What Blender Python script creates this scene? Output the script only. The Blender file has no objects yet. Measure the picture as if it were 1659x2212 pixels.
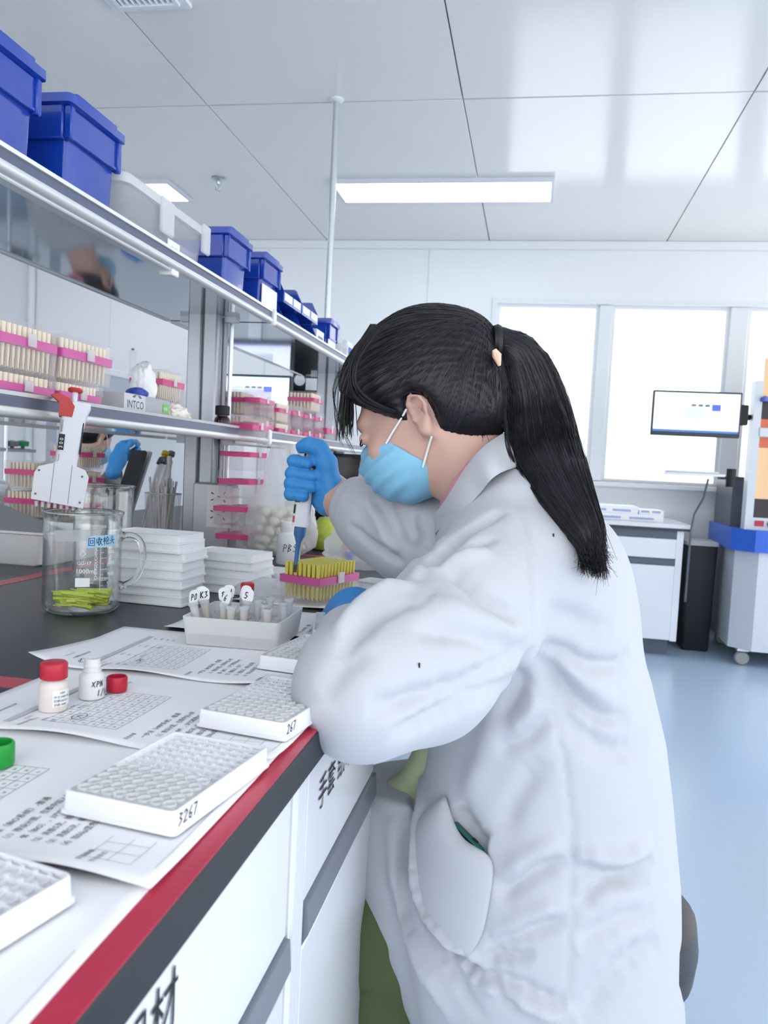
import bpy, bmesh, math, random
import numpy as np
from mathutils import Vector, Matrix
from math import pi, sin, cos, radians

# ------------------------------------------------------------------ camera, world, exposure
SC = bpy.context.scene
COL = SC.collection
F_PX, CX, CY = 1726.0, 856.5, 1120.2
YAW, PITCH, ROLL = radians(9.455), radians(3.869), radians(2.890)
CAM = Vector((0.0, 0.0, 0.985))
FW = Vector((-sin(YAW)*cos(PITCH), cos(YAW)*cos(PITCH), -sin(PITCH)))
_rt = Vector((cos(YAW), sin(YAW), 0.0)); _up = _rt.cross(FW)
RT = _rt*cos(ROLL) + _up*sin(ROLL); UP = _up*cos(ROLL) - _rt*sin(ROLL)
cam_d = bpy.data.cameras.new('camera'); cam = bpy.data.objects.new('camera', cam_d); COL.objects.link(cam)
cam_d.sensor_fit = 'HORIZONTAL'; cam_d.sensor_width = 36.0; cam_d.lens = 36.0*F_PX/1659.0
cam_d.shift_x = (829.5-CX)/1659.0; cam_d.shift_y = (CY-1106.0)/1659.0
cam_d.clip_start = 0.02; cam_d.clip_end = 100
cam_d.dof.use_dof = True; cam_d.dof.focus_distance = 1.05; cam_d.dof.aperture_fstop = 15.5
cam.matrix_world = Matrix.Translation(CAM) @ Matrix((RT, UP, -FW)).transposed().to_4x4()
SC.camera = cam

w = bpy.data.worlds.new('daylight'); SC.world = w; w.use_nodes = True
bg = w.node_tree.nodes['Background']; bg.inputs[0].default_value = (0.945, 0.97, 1.0, 1); bg.inputs[1].default_value = 1.5
SC.view_settings.view_transform = 'Standard'; SC.view_settings.look = 'None'
SC.view_settings.gamma = 1.0; SC.view_settings.use_curve_mapping = False
SC.view_settings.exposure = 0.80
SC.cycles.max_bounces = 8; SC.cycles.transparent_max_bounces = 16; SC.cycles.transmission_bounces = 8; SC.cycles.diffuse_bounces = 3; SC.cycles.glossy_bounces = 4
SC.cycles.use_adaptive_sampling = True; SC.cycles.adaptive_threshold = 0.06; SC.cycles.adaptive_min_samples = 16
SC.cycles.caustics_reflective = False; SC.cycles.caustics_refractive = False
SC.cycles.sample_clamp_indirect = 6.0

# ------------------------------------------------------------------ measuring helpers: a picture ray met with a plane of the room
def ray(u, v): return FW + RT*((u-CX)/F_PX) - UP*((v-CY)/F_PX)
def onz(u, v, z): d = ray(u, v); return CAM + d*((z-CAM.z)/d.z)
def onx(u, v, x): d = ray(u, v); return CAM + d*((x-CAM.x)/d.x)
def ony(u, v, y): d = ray(u, v); return CAM + d*((y-CAM.y)/d.y)
def dep(u, v, t): return CAM + ray(u, v)*t

# ------------------------------------------------------------------ materials
def lin(c):
    if isinstance(c, str):
        c = c.lstrip('#'); c = [int(c[i:i+2], 16)/255 for i in (0, 2, 4)]
    return [x/12.92 if x <= 0.04045 else ((x+0.055)/1.055)**2.4 for x in c] + [1.0]
MATS = {}
def mat(name, col, rough=0.5, metal=0.0, spec=0.5, var=0.03, nscale=30.0, bump=0.0, bscale=200.0, trans=0.0, alpha=1.0, ior=1.45, emit=None, estr=0.0, sheen=0.0, sss=0.0, coat=0.0, stretch=None):
    if name in MATS: return MATS[name]
    m = bpy.data.materials.new(name); m.use_nodes = True; nt = m.node_tree; N = nt.nodes; L = nt.links
    b = N['Principled BSDF']; c = lin(col)
    b.inputs['Roughness'].default_value = rough; b.inputs['Metallic'].default_value = metal
    b.inputs['Specular IOR Level'].default_value = spec; b.inputs['IOR'].default_value = ior
    b.inputs['Transmission Weight'].default_value = trans; b.inputs['Alpha'].default_value = alpha
    b.inputs['Coat Weight'].default_value = coat
    if sheen: b.inputs['Sheen Weight'].default_value = sheen
    if sss:
        b.inputs['Subsurface Weight'].default_value = sss; b.inputs['Subsurface Radius'].default_value = (0.01, 0.004, 0.002); b.inputs['Subsurface Scale'].default_value = 0.6
    tc = N.new('ShaderNodeTexCoord'); mp = N.new('ShaderNodeMapping'); L.new(tc.outputs['Object'], mp.inputs[0])
    if stretch: mp.inputs['Scale'].default_value = stretch
    no = N.new('ShaderNodeTexNoise'); no.inputs['Scale'].default_value = nscale; no.inputs['Detail'].default_value = 4
    L.new(mp.outputs[0], no.inputs['Vector'])
    mx = N.new('ShaderNodeMix'); mx.data_type = 'RGBA'
    mx.inputs[6].default_value = [max(0, x*(1-var)) for x in c[:3]]+[1]; mx.inputs[7].default_value = [min(1, x*(1+var)) for x in c[:3]]+[1]
    L.new(no.outputs[0], mx.inputs[0]); L.new(mx.outputs[2], b.inputs['Base Color'])
    if bump:
        n2 = N.new('ShaderNodeTexNoise'); n2.inputs['Scale'].default_value = bscale; n2.inputs['Detail'].default_value = 3
        L.new(mp.outputs[0], n2.inputs['Vector'])
        bp = N.new('ShaderNodeBump'); bp.inputs['Strength'].default_value = bump; bp.inputs['Distance'].default_value = 0.002
        L.new(n2.outputs[0], bp.inputs['Height']); L.new(bp.outputs[0], b.inputs['Normal'])
    if emit is not None:
        b.inputs['Emission Color'].default_value = lin(emit); b.inputs['Emission Strength'].default_value = estr
    MATS[name] = m; return m
def clear_mat(name, col, rough=0.08, clear=0.6, var=0.02, graze=0.4):
    """thin clear plastic or pane: part see-through, part sheen"""
    if name in MATS: return MATS[name]
    m = bpy.data.materials.new(name); m.use_nodes = True; nt = m.node_tree; N = nt.nodes; L = nt.links
    out = N['Material Output']; b = N['Principled BSDF']; b.inputs['Roughness'].default_value = rough
    no = N.new('ShaderNodeTexNoise'); no.inputs['Scale'].default_value = 60
    mx = N.new('ShaderNodeMix'); mx.data_type = 'RGBA'; c = lin(col)
    mx.inputs[6].default_value = c; mx.inputs[7].default_value = [x*(1-var) for x in c[:3]]+[1]
    L.new(no.outputs[0], mx.inputs[0]); L.new(mx.outputs[2], b.inputs['Base Color'])
    t = N.new('ShaderNodeBsdfTransparent'); t.inputs[0].default_value = [0.6+0.4*x for x in c[:3]]+[1]
    lw = N.new('ShaderNodeLayerWeight'); lw.inputs[0].default_value = 0.35
    mr = N.new('ShaderNodeMapRange'); mr.inputs[3].default_value = 1-clear; mr.inputs[4].default_value = min(1.0, 1-clear+graze)
    L.new(lw.outputs['Facing'], mr.inputs[0])
    tl = N.new('ShaderNodeBsdfTranslucent'); L.new(mx.outputs[2], tl.inputs[0])
    m2 = N.new('ShaderNodeMixShader'); m2.inputs[0].default_value = 0.45; L.new(b.outputs[0], m2.inputs[1]); L.new(tl.outputs[0], m2.inputs[2])
    ms = N.new('ShaderNodeMixShader'); L.new(mr.outputs[0], ms.inputs[0]); L.new(t.outputs[0], ms.inputs[1]); L.new(m2.outputs[0], ms.inputs[2])
    L.new(ms.outputs[0], out.inputs[0]); MATS[name] = m; return m
def glass_mat(name, tint=(0.985, 0.992, 0.99), edge=(0.34, 0.39, 0.41)):
    """thin blown glass: clear face on, darker at the turning edge, mirror sheen by Fresnel"""
    if name in MATS: return MATS[name]
    m = bpy.data.materials.new(name); m.use_nodes = True; nt = m.node_tree; N = nt.nodes; L = nt.links
    N.remove(N['Principled BSDF'])
    no = N.new('ShaderNodeTexNoise'); no.inputs['Scale'].default_value = 9
    l0 = N.new('ShaderNodeLayerWeight'); l0.inputs[0].default_value = 0.5; lw = N.new('ShaderNodeMath'); lw.operation = 'POWER'; lw.inputs[1].default_value = 3.5; L.new(l0.outputs['Facing'], lw.inputs[0])
    mx = N.new('ShaderNodeMix'); mx.data_type = 'RGBA'; mx.inputs[6].default_value = (*tint, 1); mx.inputs[7].default_value = (*edge, 1); L.new(lw.outputs[0], mx.inputs[0])
    t = N.new('ShaderNodeBsdfTransparent'); L.new(mx.outputs[2], t.inputs[0])
    g = N.new('ShaderNodeBsdfGlossy'); g.inputs[0].default_value = (1, 1, 1, 1)
    mr = N.new('ShaderNodeMapRange'); mr.inputs[3].default_value = 0.01; mr.inputs[4].default_value = 0.04; L.new(no.outputs[0], mr.inputs[0]); L.new(mr.outputs[0], g.inputs['Roughness'])
    l2 = N.new('ShaderNodeLayerWeight'); l2.inputs[0].default_value = 0.5; pw = N.new('ShaderNodeMath'); pw.operation = 'POWER'; pw.inputs[1].default_value = 3.0; L.new(l2.outputs['Facing'], pw.inputs[0])
    fr = N.new('ShaderNodeMath'); fr.operation = 'MULTIPLY_ADD'; fr.inputs[1].default_value = 0.75; fr.inputs[2].default_value = 0.05; L.new(pw.outputs[0], fr.inputs[0])
    ms = N.new('ShaderNodeMixShader'); L.new(fr.outputs[0], ms.inputs[0]); L.new(t.outputs[0], ms.inputs[1]); L.new(g.outputs[0], ms.inputs[2])
    L.new(ms.outputs[0], N['Material Output'].inputs[0]); MATS[name] = m; return m

# ------------------------------------------------------------------ mesh helpers
class MB:
    def __init__(s, M=None): s.v = []; s.f = []; s.M = M
    def add(s, vs, fs):
        o = len(s.v)
        s.v += [tuple(s.M @ Vector(p)) if s.M is not None else tuple(p) for p in vs]
        s.f += [tuple(i+o for i in f) for f in fs]; return s
    def box(s, x0, x1, y0, y1, z0, z1, bev=0.0):
        if bev <= 0:
            return s.add([(x0,y0,z0),(x1,y0,z0),(x1,y1,z0),(x0,y1,z0),(x0,y0,z1),(x1,y0,z1),(x1,y1,z1),(x0,y1,z1)],
                  [(0,3,2,1),(4,5,6,7),(0,1,5,4),(1,2,6,5),(2,3,7,6),(3,0,4,7)])
        b = bev
        rs = []
        for z, i in ((z0, b), (z0+b, 0), (z1-b, 0), (z1, b)):
            rs.append([(x0+i,y0+b,z),(x0+b,y0+i,z),(x1-b,y0+i,z),(x1-i,y0+b,z),(x1-i,y1-b,z),(x1-b,y1-i,z),(x0+b,y1-i,z),(x0+i,y1-b,z)])
        return s.loft(rs)
    def loft(s, rings, caps=True, closed=True):
        n = len(rings[0]); vs = [p for r in rings for p in r]; fs = []
        for k in range(len(rings)-1):
            for i in range(n if closed else n-1):
                j = (i+1) % n; fs.append((k*n+i, k*n+j, (k+1)*n+j, (k+1)*n+i))
        if caps:
            fs.append(tuple(reversed(range(n)))); m = (len(rings)-1)*n; fs.append(tuple(range(m, m+n)))
        return s.add(vs, fs)
    def lathe(s, prof, n=24, c=(0, 0, 0), caps=False):
        rings = [[(c[0]+r*cos(2*pi*i/n), c[1]+r*sin(2*pi*i/n), c[2]+z) for i in range(n)] for r, z in prof]
        return s.loft(rings, caps=caps)
    def cyl(s, c, r, z0, z1, n=16, r1=None):
        return s.lathe([(r, z0), (r if r1 is None else r1, z1)], n, c, caps=True)
    def tube(s, pts, r, n=8, caps=True, closed=False):
        P = [Vector(p) for p in pts]; K = len(P); rr = r if isinstance(r, (list, tuple)) else [r]*K
        rings = []; prev = None
        for k in range(K):
            if closed: t = (P[(k+1) % K]-P[k-1])
            else: t = P[min(k+1, K-1)]-P[max(k-1, 0)]
            if t.length < 1e-9: t = Vector((0, 0, 1))
            t.normalize()
            if prev is None:
                a = Vector((0, 0, 1)) if abs(t.z) < 0.9 else Vector((1, 0, 0)); x = t.cross(a).normalized()
            else:
                x = prev - t*prev.dot(t); x = x.normalized() if x.length > 1e-6 else t.orthogonal().normalized()
            prev = x; y = t.cross(x)
            rings.append([tuple(P[k]+x*(rr[k]*cos(2*pi*i/n))+y*(rr[k]*sin(2*pi*i/n))) for i in range(n)])
        if closed: rings.append(rings[0]); caps = False
        return s.loft(rings, caps=caps)
    def prism(s, poly, z0, z1):
        return s.loft([[(x, y, z0) for x, y in poly], [(x, y, z1) for x, y in poly]])
    def rrect(s, x0, x1, y0, y1, zs, rad=0.005, seg=4, caps=True):
        """zs: list of (z, inset)"""
        return s.loft([[(x, y, z) for x, y in rr_poly(x0+i, x1-i, y0+i, y1-i, max(rad-i*0.5, 0.0006), seg)] for z, i in zs], caps=caps)
    def grid(s, fn, nu, nv):
        vs = [fn(i/nu, j/nv) for j in range(nv+1) for i in range(nu+1)]
        fs = [(j*(nu+1)+i, j*(nu+1)+i+1, (j+1)*(nu+1)+i+1, (j+1)*(nu+1)+i) for j in range(nv) for i in range(nu)]
        return s.add(vs, fs)
    def mesh(s, name, m, smooth=None):
        me = bpy.data.meshes.new(name); me.from_pydata(s.v, [], s.f); me.validate()
        bm = bmesh.new(); bm.from_mesh(me); bmesh.ops.recalc_face_normals(bm, faces=bm.faces)
        if smooth:
            a = radians(smooth)
            for f in bm.faces: f.smooth = True
            for e in bm.edges:
                if len(e.link_faces) == 2 and e.calc_face_angle(0) > a: e.smooth = False
        bm.to_mesh(me); bm.free(); me.materials.append(m); return me
    def obj(s, name, m, parent=None, smooth=40):
        return link(name, s.mesh(name, m, smooth), parent)
def rr_poly(x0, x1, y0, y1, r, seg=4):
    out = []
    for cx, cy, a0 in ((x1-r, y1-r, 0), (x0+r, y1-r, pi/2), (x0+r, y0+r, pi), (x1-r, y0+r, 1.5*pi)):
        for k in range(seg+1):
            a = a0+k*pi/2/seg; out.append((cx+r*cos(a), cy+r*sin(a)))
    return out
def link(name, data, parent=None):
    o = bpy.data.objects.new(name, data); COL.objects.link(o)
    if parent is not None: o.parent = parent
    return o
def tag(o, label=None, cat=None, group=None, kind=None):
    if label: o['label'] = label
    if cat: o['category'] = cat
    if group: o['group'] = group
    if kind: o['kind'] = kind
    return o
def thing(name, label, cat, loc=(0, 0, 0), rz=0.0, group=None, rot=None):
    o = link(name, None); o.location = loc; o.rotation_euler = rot if rot else (0, 0, rz); o.empty_display_size = 0.02
    return tag(o, label, cat, group)
def struct(o): o['kind'] = 'structure'; return o
def dup(root, loc=None, rz=None, label=None, group=None, rot=None):
    r = root.copy(); COL.objects.link(r)
    if loc is not None: r.location = loc
    if rz is not None: r.rotation_euler = (0, 0, rz)
    if rot is not None: r.rotation_euler = rot
    if label: r['label'] = label
    if group: r['group'] = group
    for ch in list(root.children):
        c = ch.copy(); COL.objects.link(c); c.parent = r
        for g in list(ch.children):
            d = g.copy(); COL.objects.link(d); d.parent = c
    return r
_TX = {}
def text_geo(s, size, align='LEFT'):
    k = (s, size, align)
    if k not in _TX:
        cu = bpy.data.curves.new('t', 'FONT'); cu.body = s; cu.size = size; cu.align_x = align; cu.resolution_u = 2
        o = bpy.data.objects.new('t', cu); me = o.to_mesh()
        _TX[k] = ([v.co.copy() for v in me.vertices], [tuple(p.vertices) for p in me.polygons]); o.to_mesh_clear()
        bpy.data.objects.remove(o); bpy.data.curves.remove(cu)
    return _TX[k]
def text_mesh(s, size, m, name, parent, M, align='LEFT', xscale=1.0):
    """lettering as flat mesh; M places the text's own plane"""
    vs, fs = text_geo(s, size, align); M2 = M @ Matrix.Diagonal((xscale, 1, 1, 1))
    me = bpy.data.meshes.new(name); me.from_pydata([tuple(M2 @ v) for v in vs], [], fs); me.materials.append(m)
    return link(name, me, parent)
def frame(o, x, y):
    """matrix with local x and y along the given directions at o"""
    x = Vector(x).normalized(); y = Vector(y); y = (y-x*y.dot(x)).normalized(); z = x.cross(y)
    M = Matrix((x, y, z)).transposed().to_4x4(); M.translation = Vector(o); return M
def strokes(name, lines, wdt, m, parent, M):
    """handwritten strokes: thin raised ribbons in the plane of M"""
    mb = MB(M)
    for ln in lines:
        for a, b in zip(ln[:-1], ln[1:]):
            d = Vector((b[0]-a[0], b[1]-a[1])); 
            if d.length < 1e-9: continue
            d.normalize(); n = Vector((-d.y, d.x))*wdt/2; e = d*wdt*0.4
            mb.add([(a[0]-e.x+n.x, a[1]-e.y+n.y, 0), (a[0]-e.x-n.x, a[1]-e.y-n.y, 0), (b[0]+e.x-n.x, b[1]+e.y-n.y, 0), (b[0]+e.x+n.x, b[1]+e.y+n.y, 0)], [(0, 1, 2, 3)])
    return mb.obj(name, m, parent, smooth=None)
RND = random.Random(7)
# ------------------------------------------------------------------ the room
ZC = 2.45; YW = 5.30; ZB = 0.75
M_wall = mat('wall_paint', '#eef1f5', 0.35, var=0.01, nscale=3)
M_ceil = mat('ceiling_panel_paint', '#e9e8e6', 0.15, spec=1.0, var=0.01, nscale=2, bump=0.02, bscale=3)
M_dark = mat('joint_dark', '#5a6068', 0.8)
M_floor = mat('floor_vinyl', '#b4cbe4', 0.24, spec=0.8, var=0.05, nscale=90, bump=0.05, bscale=5)
M_white = mat('white_enamel', '#eceff3', 0.3)
M_frame = mat('window_frame_white', '#e9edf1', 0.35)
XL, XR, YN = -4.2, 3.2, -2.0
f = MB().box(XL, XR, YN, YW, -0.05, 0).obj('floor', M_floor); struct(f)
wb = MB()
wx0, wx1, wz0, wz1 = -0.29, 2.80, 0.943, 2.065
wb.box(XL, wx0, YW, YW+0.16, 0, ZC+0.1); wb.box(wx1, XR, YW, YW+0.16, 0, ZC+0.1)
wb.box(wx0, wx1, YW, YW+0.16, 0, wz0); wb.box(wx0, wx1, YW, YW+0.16, wz1, ZC+0.1)
wall = struct(wb.obj('wall_back', M_wall, smooth=None))
struct(MB().box(XL-0.1, XL, YN, YW, 0, ZC+0.1).obj('wall_left', M_wall))
struct(MB().box(XL, XR, YW-0.012, YW, 0, 0.1).obj('baseboard_back', mat('baseboard_grey', '#aab3c0', 0.5)))
# faint panel joints of the far wall and a conduit
for x in (-3.0, -1.85, -0.75):
    MB().box(x-0.003, x+0.003, YW-0.004, YW, 0.1, ZC).obj('panel_joint', mat('joint_grey', '#dfe4ea', 0.5), wall)
cv = MB().box(XL, XR, YW-0.035, YW, ZC-0.05, ZC).obj('trim_1', M_wall); struct(cv)
# ceiling: a dark deck with separate panels hung under it
ceil = struct(MB().box(XL, XR, YN, YW, ZC+0.02, ZC+0.1).obj('ceiling', M_dark))
xs = [-4.2, -3.60, -2.52, -1.44, -0.363, 0.735, 1.80, 2.88, 3.2]; ys = [-2.0, 0.40, 3.28, 5.3]
for j in range(3):
    for i in range(8):
        dz = 0.0015 if j == 2 else 0.0
        MB().box(xs[i]+0.002, xs[i+1]-0.002, ys[j]+0.006, ys[j+1]-0.006, ZC+dz, ZC+0.02, bev=0.0015).obj('ceiling_panel', M_ceil, ceil)
# windows
M_pane = clear_mat('window_glass', '#f4f8fb', 0.02, 0.97)
wins = [(wx0, 0.36), (0.44, 1.155), (1.26, 1.97), (2.06, 2.80)]
for k, (a, b) in enumerate(wins):
    y0 = YW+0.03; fr = MB(); t = 0.022
    fr.box(a, b, y0, y0+0.05, wz0, wz0+t); fr.box(a, b, y0, y0+0.05, wz1-t, wz1)
    fr.box(a, a+t, y0, y0+0.05, wz0+t, wz1-t); fr.box(b-t, b, y0, y0+0.05, wz0+t, wz1-t)
    o = struct(fr.obj('window_%d' % (k+1), M_frame))
    MB().box(a+t, b-t, y0+0.02, y0+0.026, wz0+t, wz1-t).obj('pane', M_pane, o)
for k in range(3):
    a, b = wins[k][1], wins[k+1][0]
    struct(MB().box(a, b, YW+0.01, YW+0.12, wz0, wz1, bev=0.004).obj('trim_%d' % (k+2), M_frame))
struct(MB().box(wx0-0.03, wx1+0.03, YW-0.06, YW+0.16, wz0-0.03, wz0, bev=0.004).obj('trim_5', M_frame))
# raised casing around the opening
cs = MB(); cs.box(wx0-0.03, wx0, YW-0.01, YW, wz0, wz1+0.03); cs.box(wx0, wx1, YW-0.01, YW, wz1, wz1+0.03); struct(cs.obj('trim_6', M_frame))

# ceiling light panels
M_lit = mat('light_diffuser', '#ffffff', 0.6, emit='#f6fbff', estr=3.4)
M_alu = mat('brushed_aluminium', '#c7ccd4', 0.3, metal=0.75, nscale=80)
M_rim = mat('light_rim', '#d3d9e2', 0.4)
def light_panel(x0, x1, y0, y1, label):
    t = thing('ceiling_light', label, 'ceiling light', ((x0+x1)/2, (y0+y1)/2, ZC))
    a, b = (x1-x0)/2, (y1-y0)/2; fr = MB(); r = 0.014; z0 = -0.022
    fr.box(-a, a, -b, -b+r, z0, 0); fr.box(-a, a, b-r, b, z0, 0); fr.box(-a, -a+r, -b+r, b-r, z0, 0); fr.box(a-r, a, -b+r, b-r, z0, 0)
    fr.obj('frame', M_rim, t, None)
    MB().box(-a+r, a-r, -b+r, b-r, z0+0.003, -0.004).obj('diffuser', M_lit, t)
light_panel(-1.13, 0.02, 4.14, 4.46, 'long lit ceiling panel light left of the window reflections')
light_panel(-3.2, -2.02, 4.12, 4.43, 'lit ceiling panel light mostly hidden behind the clear plastic bin')
# sprinkler
t = thing('sprinkler', 'small metal sprinkler head hanging from the ceiling', 'sprinkler', (-1.735, 4.12, ZC))
MB().lathe([(0.0, 0.0), (0.034, 0.0), (0.036, -0.006), (0.02, -0.014), (0.011, -0.016), (0.0, -0.016)], 20).obj('escutcheon', M_alu, t)
MB().lathe([(0.0, -0.014), (0.010, -0.016), (0.010, -0.03), (0.007, -0.034), (0.0, -0.036)], 12).obj('nozzle', M_alu, t)
sp = MB()
for s in (-1, 1): sp.tube([(s*0.008, 0, -0.03), (s*0.016, 0, -0.045), (s*0.006, 0, -0.062)], 0.0022, 6)
sp.lathe([(0.0, -0.060), (0.017, -0.062), (0.017, -0.064), (0.0, -0.066)], 12); sp.cyl((0, 0, 0), 0.0025, -0.062, -0.034, 8)
sp.obj('deflector', M_alu, t)
# air vent
t = thing('ceiling_vent', 'square white louvred air vent at the top of the ceiling', 'air vent', (-1.325, 2.425, ZC))
fr = MB()
for i0, i1, z in ((0.0, 0.028, -0.012), (0.028, 0.04, -0.02)):
    a = 0.135-i0; b = 0.135-i1
    fr.box(-a, a, -a, -b, z, 0); fr.box(-a, a, b, a, z, 0); fr.box(-a, -b, -b, b, z, 0); fr.box(b, a, -b, b, z, 0)
fr.obj('frame', M_white, t, None)
MB().box(-0.095, 0.095, -0.095, 0.095, -0.003, -0.001).obj('duct', mat('duct_dark', '#70757c', 0.9), t)
sl = MB(); sl.add([(-0.004, -0.095, -0.018), (0.004, -0.095, -0.004), (0.004, 0.095, -0.004), (-0.004, 0.095, -0.018), (-0.006, -0.095, -0.018), (0.002, -0.095, -0.004), (0.002, 0.095, -0.004), (-0.006, 0.095, -0.018)],
   [(0, 1, 2, 3), (7, 6, 5, 4), (0, 4, 5, 1), (3, 2, 6, 7), (0, 3, 7, 4), (1, 5, 6, 2)])
sm = sl.mesh('slat', M_white)
for k in range(9):
    o = link('slat', sm, t); o.location = (-0.08+k*0.02, 0, 0)
# service pole from the ceiling to the rack
t = thing('service_pole', 'slim white pole running from the ceiling down to the shelf rack', 'pole', (-0.873, 3.25, 0))
MB().cyl((0, 0, 0), 0.013, 1.375, ZC, 16).obj('pole', M_alu, t); MB().lathe([(0.013, ZC-0.012), (0.028, ZC-0.006), (0.028, ZC)], 20).obj('collar', M_white, t)
# conduit on the far wall
t = thing('wall_conduit', 'white pipe running up the far wall behind the tip boxes', 'pipe', ony(67, 640, YW-0.03))
t.location.z = 0
MB().cyl((0, 0, 0), 0.028, 0, ZC, 14).obj('pipe', mat('pipe_white', '#dfe4ea', 0.3), t)
# ------------------------------------------------------------------ bench: worktop, cabinets, shelf rack
M_black = mat('black_worktop', '#3a3f46', 0.38, var=0.12, nscale=400, bump=0.03, bscale=900)
M_edge = mat('worktop_edge', '#262b31', 0.5, var=0.1, nscale=300)
M_red = mat('red_tape', '#c2324f', 0.3, var=0.06, nscale=40, bump=0.12, bscale=160)
M_redd = mat('red_tape_worn', '#c04a5c', 0.4, var=0.1, nscale=30, bump=0.1, bscale=120)
M_cab = mat('cabinet_white', '#e6e9ef', 0.16, var=0.01, nscale=4)
M_cabr = mat('cabinet_frame', '#d9dee6', 0.25)
M_grey = mat('slate_grey', '#5a626d', 0.45)
M_handle = mat('handle_grey', '#868c96', 0.35, metal=0.3)
BX0, BX1, BY0, BY1 = -1.56, -0.17, -0.55, 3.55
bench = thing('bench_worktop', 'long black bench worktop edged with red tape', 'worktop', (0, 0, 0))
MB().box(BX0, BX1-0.004, BY0, BY1, ZB-0.03, ZB, bev=0.001).obj('slab', M_black, bench); MB().box(BX1-0.004, BX1, BY0, BY1, ZB-0.031, ZB, bev=0.0015).obj('edge_band', M_edge, bench)
tp = MB(); tp.box(BX1-0.034, BX1-0.001, BY0, BY1, ZB, ZB+0.0008); tp.obj('edge_tape', M_red, bench)['label'] = 'glossy red tape along the front edge'
for y0, y1 in ((0.690, 0.722), (1.885, 1.915)):
    MB().box(-0.86, BX1-0.036, y0, y1, ZB, ZB+0.0006).obj('cross_tape', M_redd, bench)
MB().box(-0.893, -0.862, BY0, BY1, ZB, ZB+0.0007).obj('rear_tape', M_redd, bench)
# drawer cabinets under the front edge
XF = -0.185
def drawer_unit(y0, y1, label, names, lower=True):
    t = thing('drawer_cabinet', label, 'cabinet', (XF, (y0+y1)/2, 0)); h = (y1-y0)/2
    MB().box(-0.55, -0.022, -h, h, 0.08, ZB-0.031).obj('carcass', M_cabr, t)
    MB().box(-0.5, -0.06, -h, h, 0, 0.08).obj('plinth', M_grey, t)
    for z1, z0, nm in ((ZB-0.034, 0.575, names), (0.53, 0.12, None)):
        d = MB().box(-0.02, 0, -h+0.004, h-0.004, z0, z1, bev=0.002).obj('drawer', M_cab, t)
        if nm:
            for s, yy, zz, sz, xs_ in nm:
                text_mesh(s, sz, M_ink, 'lettering', d, frame((0.0012, yy, zz), (0, 1, 0), (0, 0, 1)), xscale=xs_)
        # bevelled aluminium grip running along the lower edge of the drawer
        g = MB(); zz = z0
        if z0 > 0.4:
            g.loft([[(-0.02, y, zz), (0.004, y, zz-0.002), (0.006, y, zz-0.03), (-0.001, y, zz-0.043), (-0.02, y, zz-0.043)] for y in (-h+0.004, h-0.004)])
            g.obj('grip', M_handle, d, 30)
    return t
M_ink = mat('black_ink', '#1b1d22', 0.6)
drawer_unit(0.02, 0.645, 'white drawer cabinet nearest the camera under the red taped edge', [('器材', 0.015, 0.660, 0.040, 0.9)])
drawer_unit(0.690, 1.03, 'white drawer cabinet beside the seated technician lettered for gloves and tissues', [('手套 纸巾', -0.13, 0.648, 0.036, 0.95)])
# upright post between the two drawer cabinets
t = thing('support_column', 'ribbed white upright post between the two drawer cabinets', 'column', (XF, 0.667, 0))
pm = MB().box(-0.06, 0.0, -0.021, 0.021, 0.0, ZB-0.031); pm.obj('post', M_cab, t)
for yy in (-0.012, 0.0, 0.012): MB().box(0.0, 0.003, yy-0.0035, yy+0.0035, 0.0, ZB-0.031).obj('rib', M_cab, t)
# far side cabinets that carry the other half of the bench
for y0, y1, lb in ((0.2, 1.15, 'white cabinet carrying the far side of the bench near the tray'), (1.16, 2.1, 'white cabinet carrying the far side of the bench behind the post'), (2.5, 3.45, 'white cabinet carrying the far end of the bench')):
    t = thing('base_cabinet', lb, 'cabinet', (-1.1, (y0+y1)/2, 0)); h = (y1-y0)/2
    MB().box(-0.4, 0.3, -h, h, 0.08, ZB-0.031).obj('carcass', M_cabr, t)
    MB().box(-0.38, 0.26, -h, h, 0, 0.08).obj('plinth', M_grey, t)
    for k in (-1, 1): MB().box(0.3, 0.318, min(0, k*h)+0.004, max(0, k*h)-0.004, 0.1, ZB-0.05, bev=0.002).obj('door', M_cab, t)
# shelf rack ---------------------------------------------------------------
RX0, RX1 = -1.005, -0.70; ZU = 1.34; ZL = 1.023
M_mirror = mat('polished_underside', '#aeb6be', 0.06, metal=0.85, var=0.02)
M_rail = mat('rail_silver', '#d7dadd', 0.26, metal=0.35)
M_groove = mat('rail_groove', '#5d647c', 0.35, metal=0.3)
M_post = mat('post_grey', '#aeb3bb', 0.35, metal=0.35)
rack = thing('shelf_rack', 'two tier aluminium shelf rack standing along the bench', 'shelf', (0, 0, 0))
def tier(z, y0, y1, under):
    b = MB().box(RX0+0.01, RX1-0.012, y0, y1, z+0.003, z+0.010).obj('shelf_board', under, rack)
    for s, x in ((1, RX1), (-1, RX0)):
        g = MB(); pr = []
        # rounded lower bead, recessed groove, thin upper lip
        P = [(-0.014, 0.0), (-0.006, -0.001), (0.0, 0.003), (0.002, 0.008), (0.0, 0.0135), (-0.005, 0.0145), (-0.005, 0.0285), (0.0, 0.0295), (0.001, 0.035), (-0.004, 0.036), (-0.014, 0.036)]
        g.loft([[(x+s*px, y, z+pz) for px, pz in P] for y in (y0, y1)]); r = g.obj('front_rail' if s > 0 else 'rear_rail', M_rail, rack, 50)
        MB().box(min(x-s*0.0048, x-s*0.0030), max(x-s*0.0048, x-s*0.0030), y0, y1, z+0.0150, z+0.0280).obj('groove', M_groove, r)
for y0, y1 in ((-0.35, 0.87), (0.873, 2.055), (2.07, 3.32)):
    tier(ZU, y0, y1, M_mirror); tier(ZL, y0, y1, M_mirror)
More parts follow.
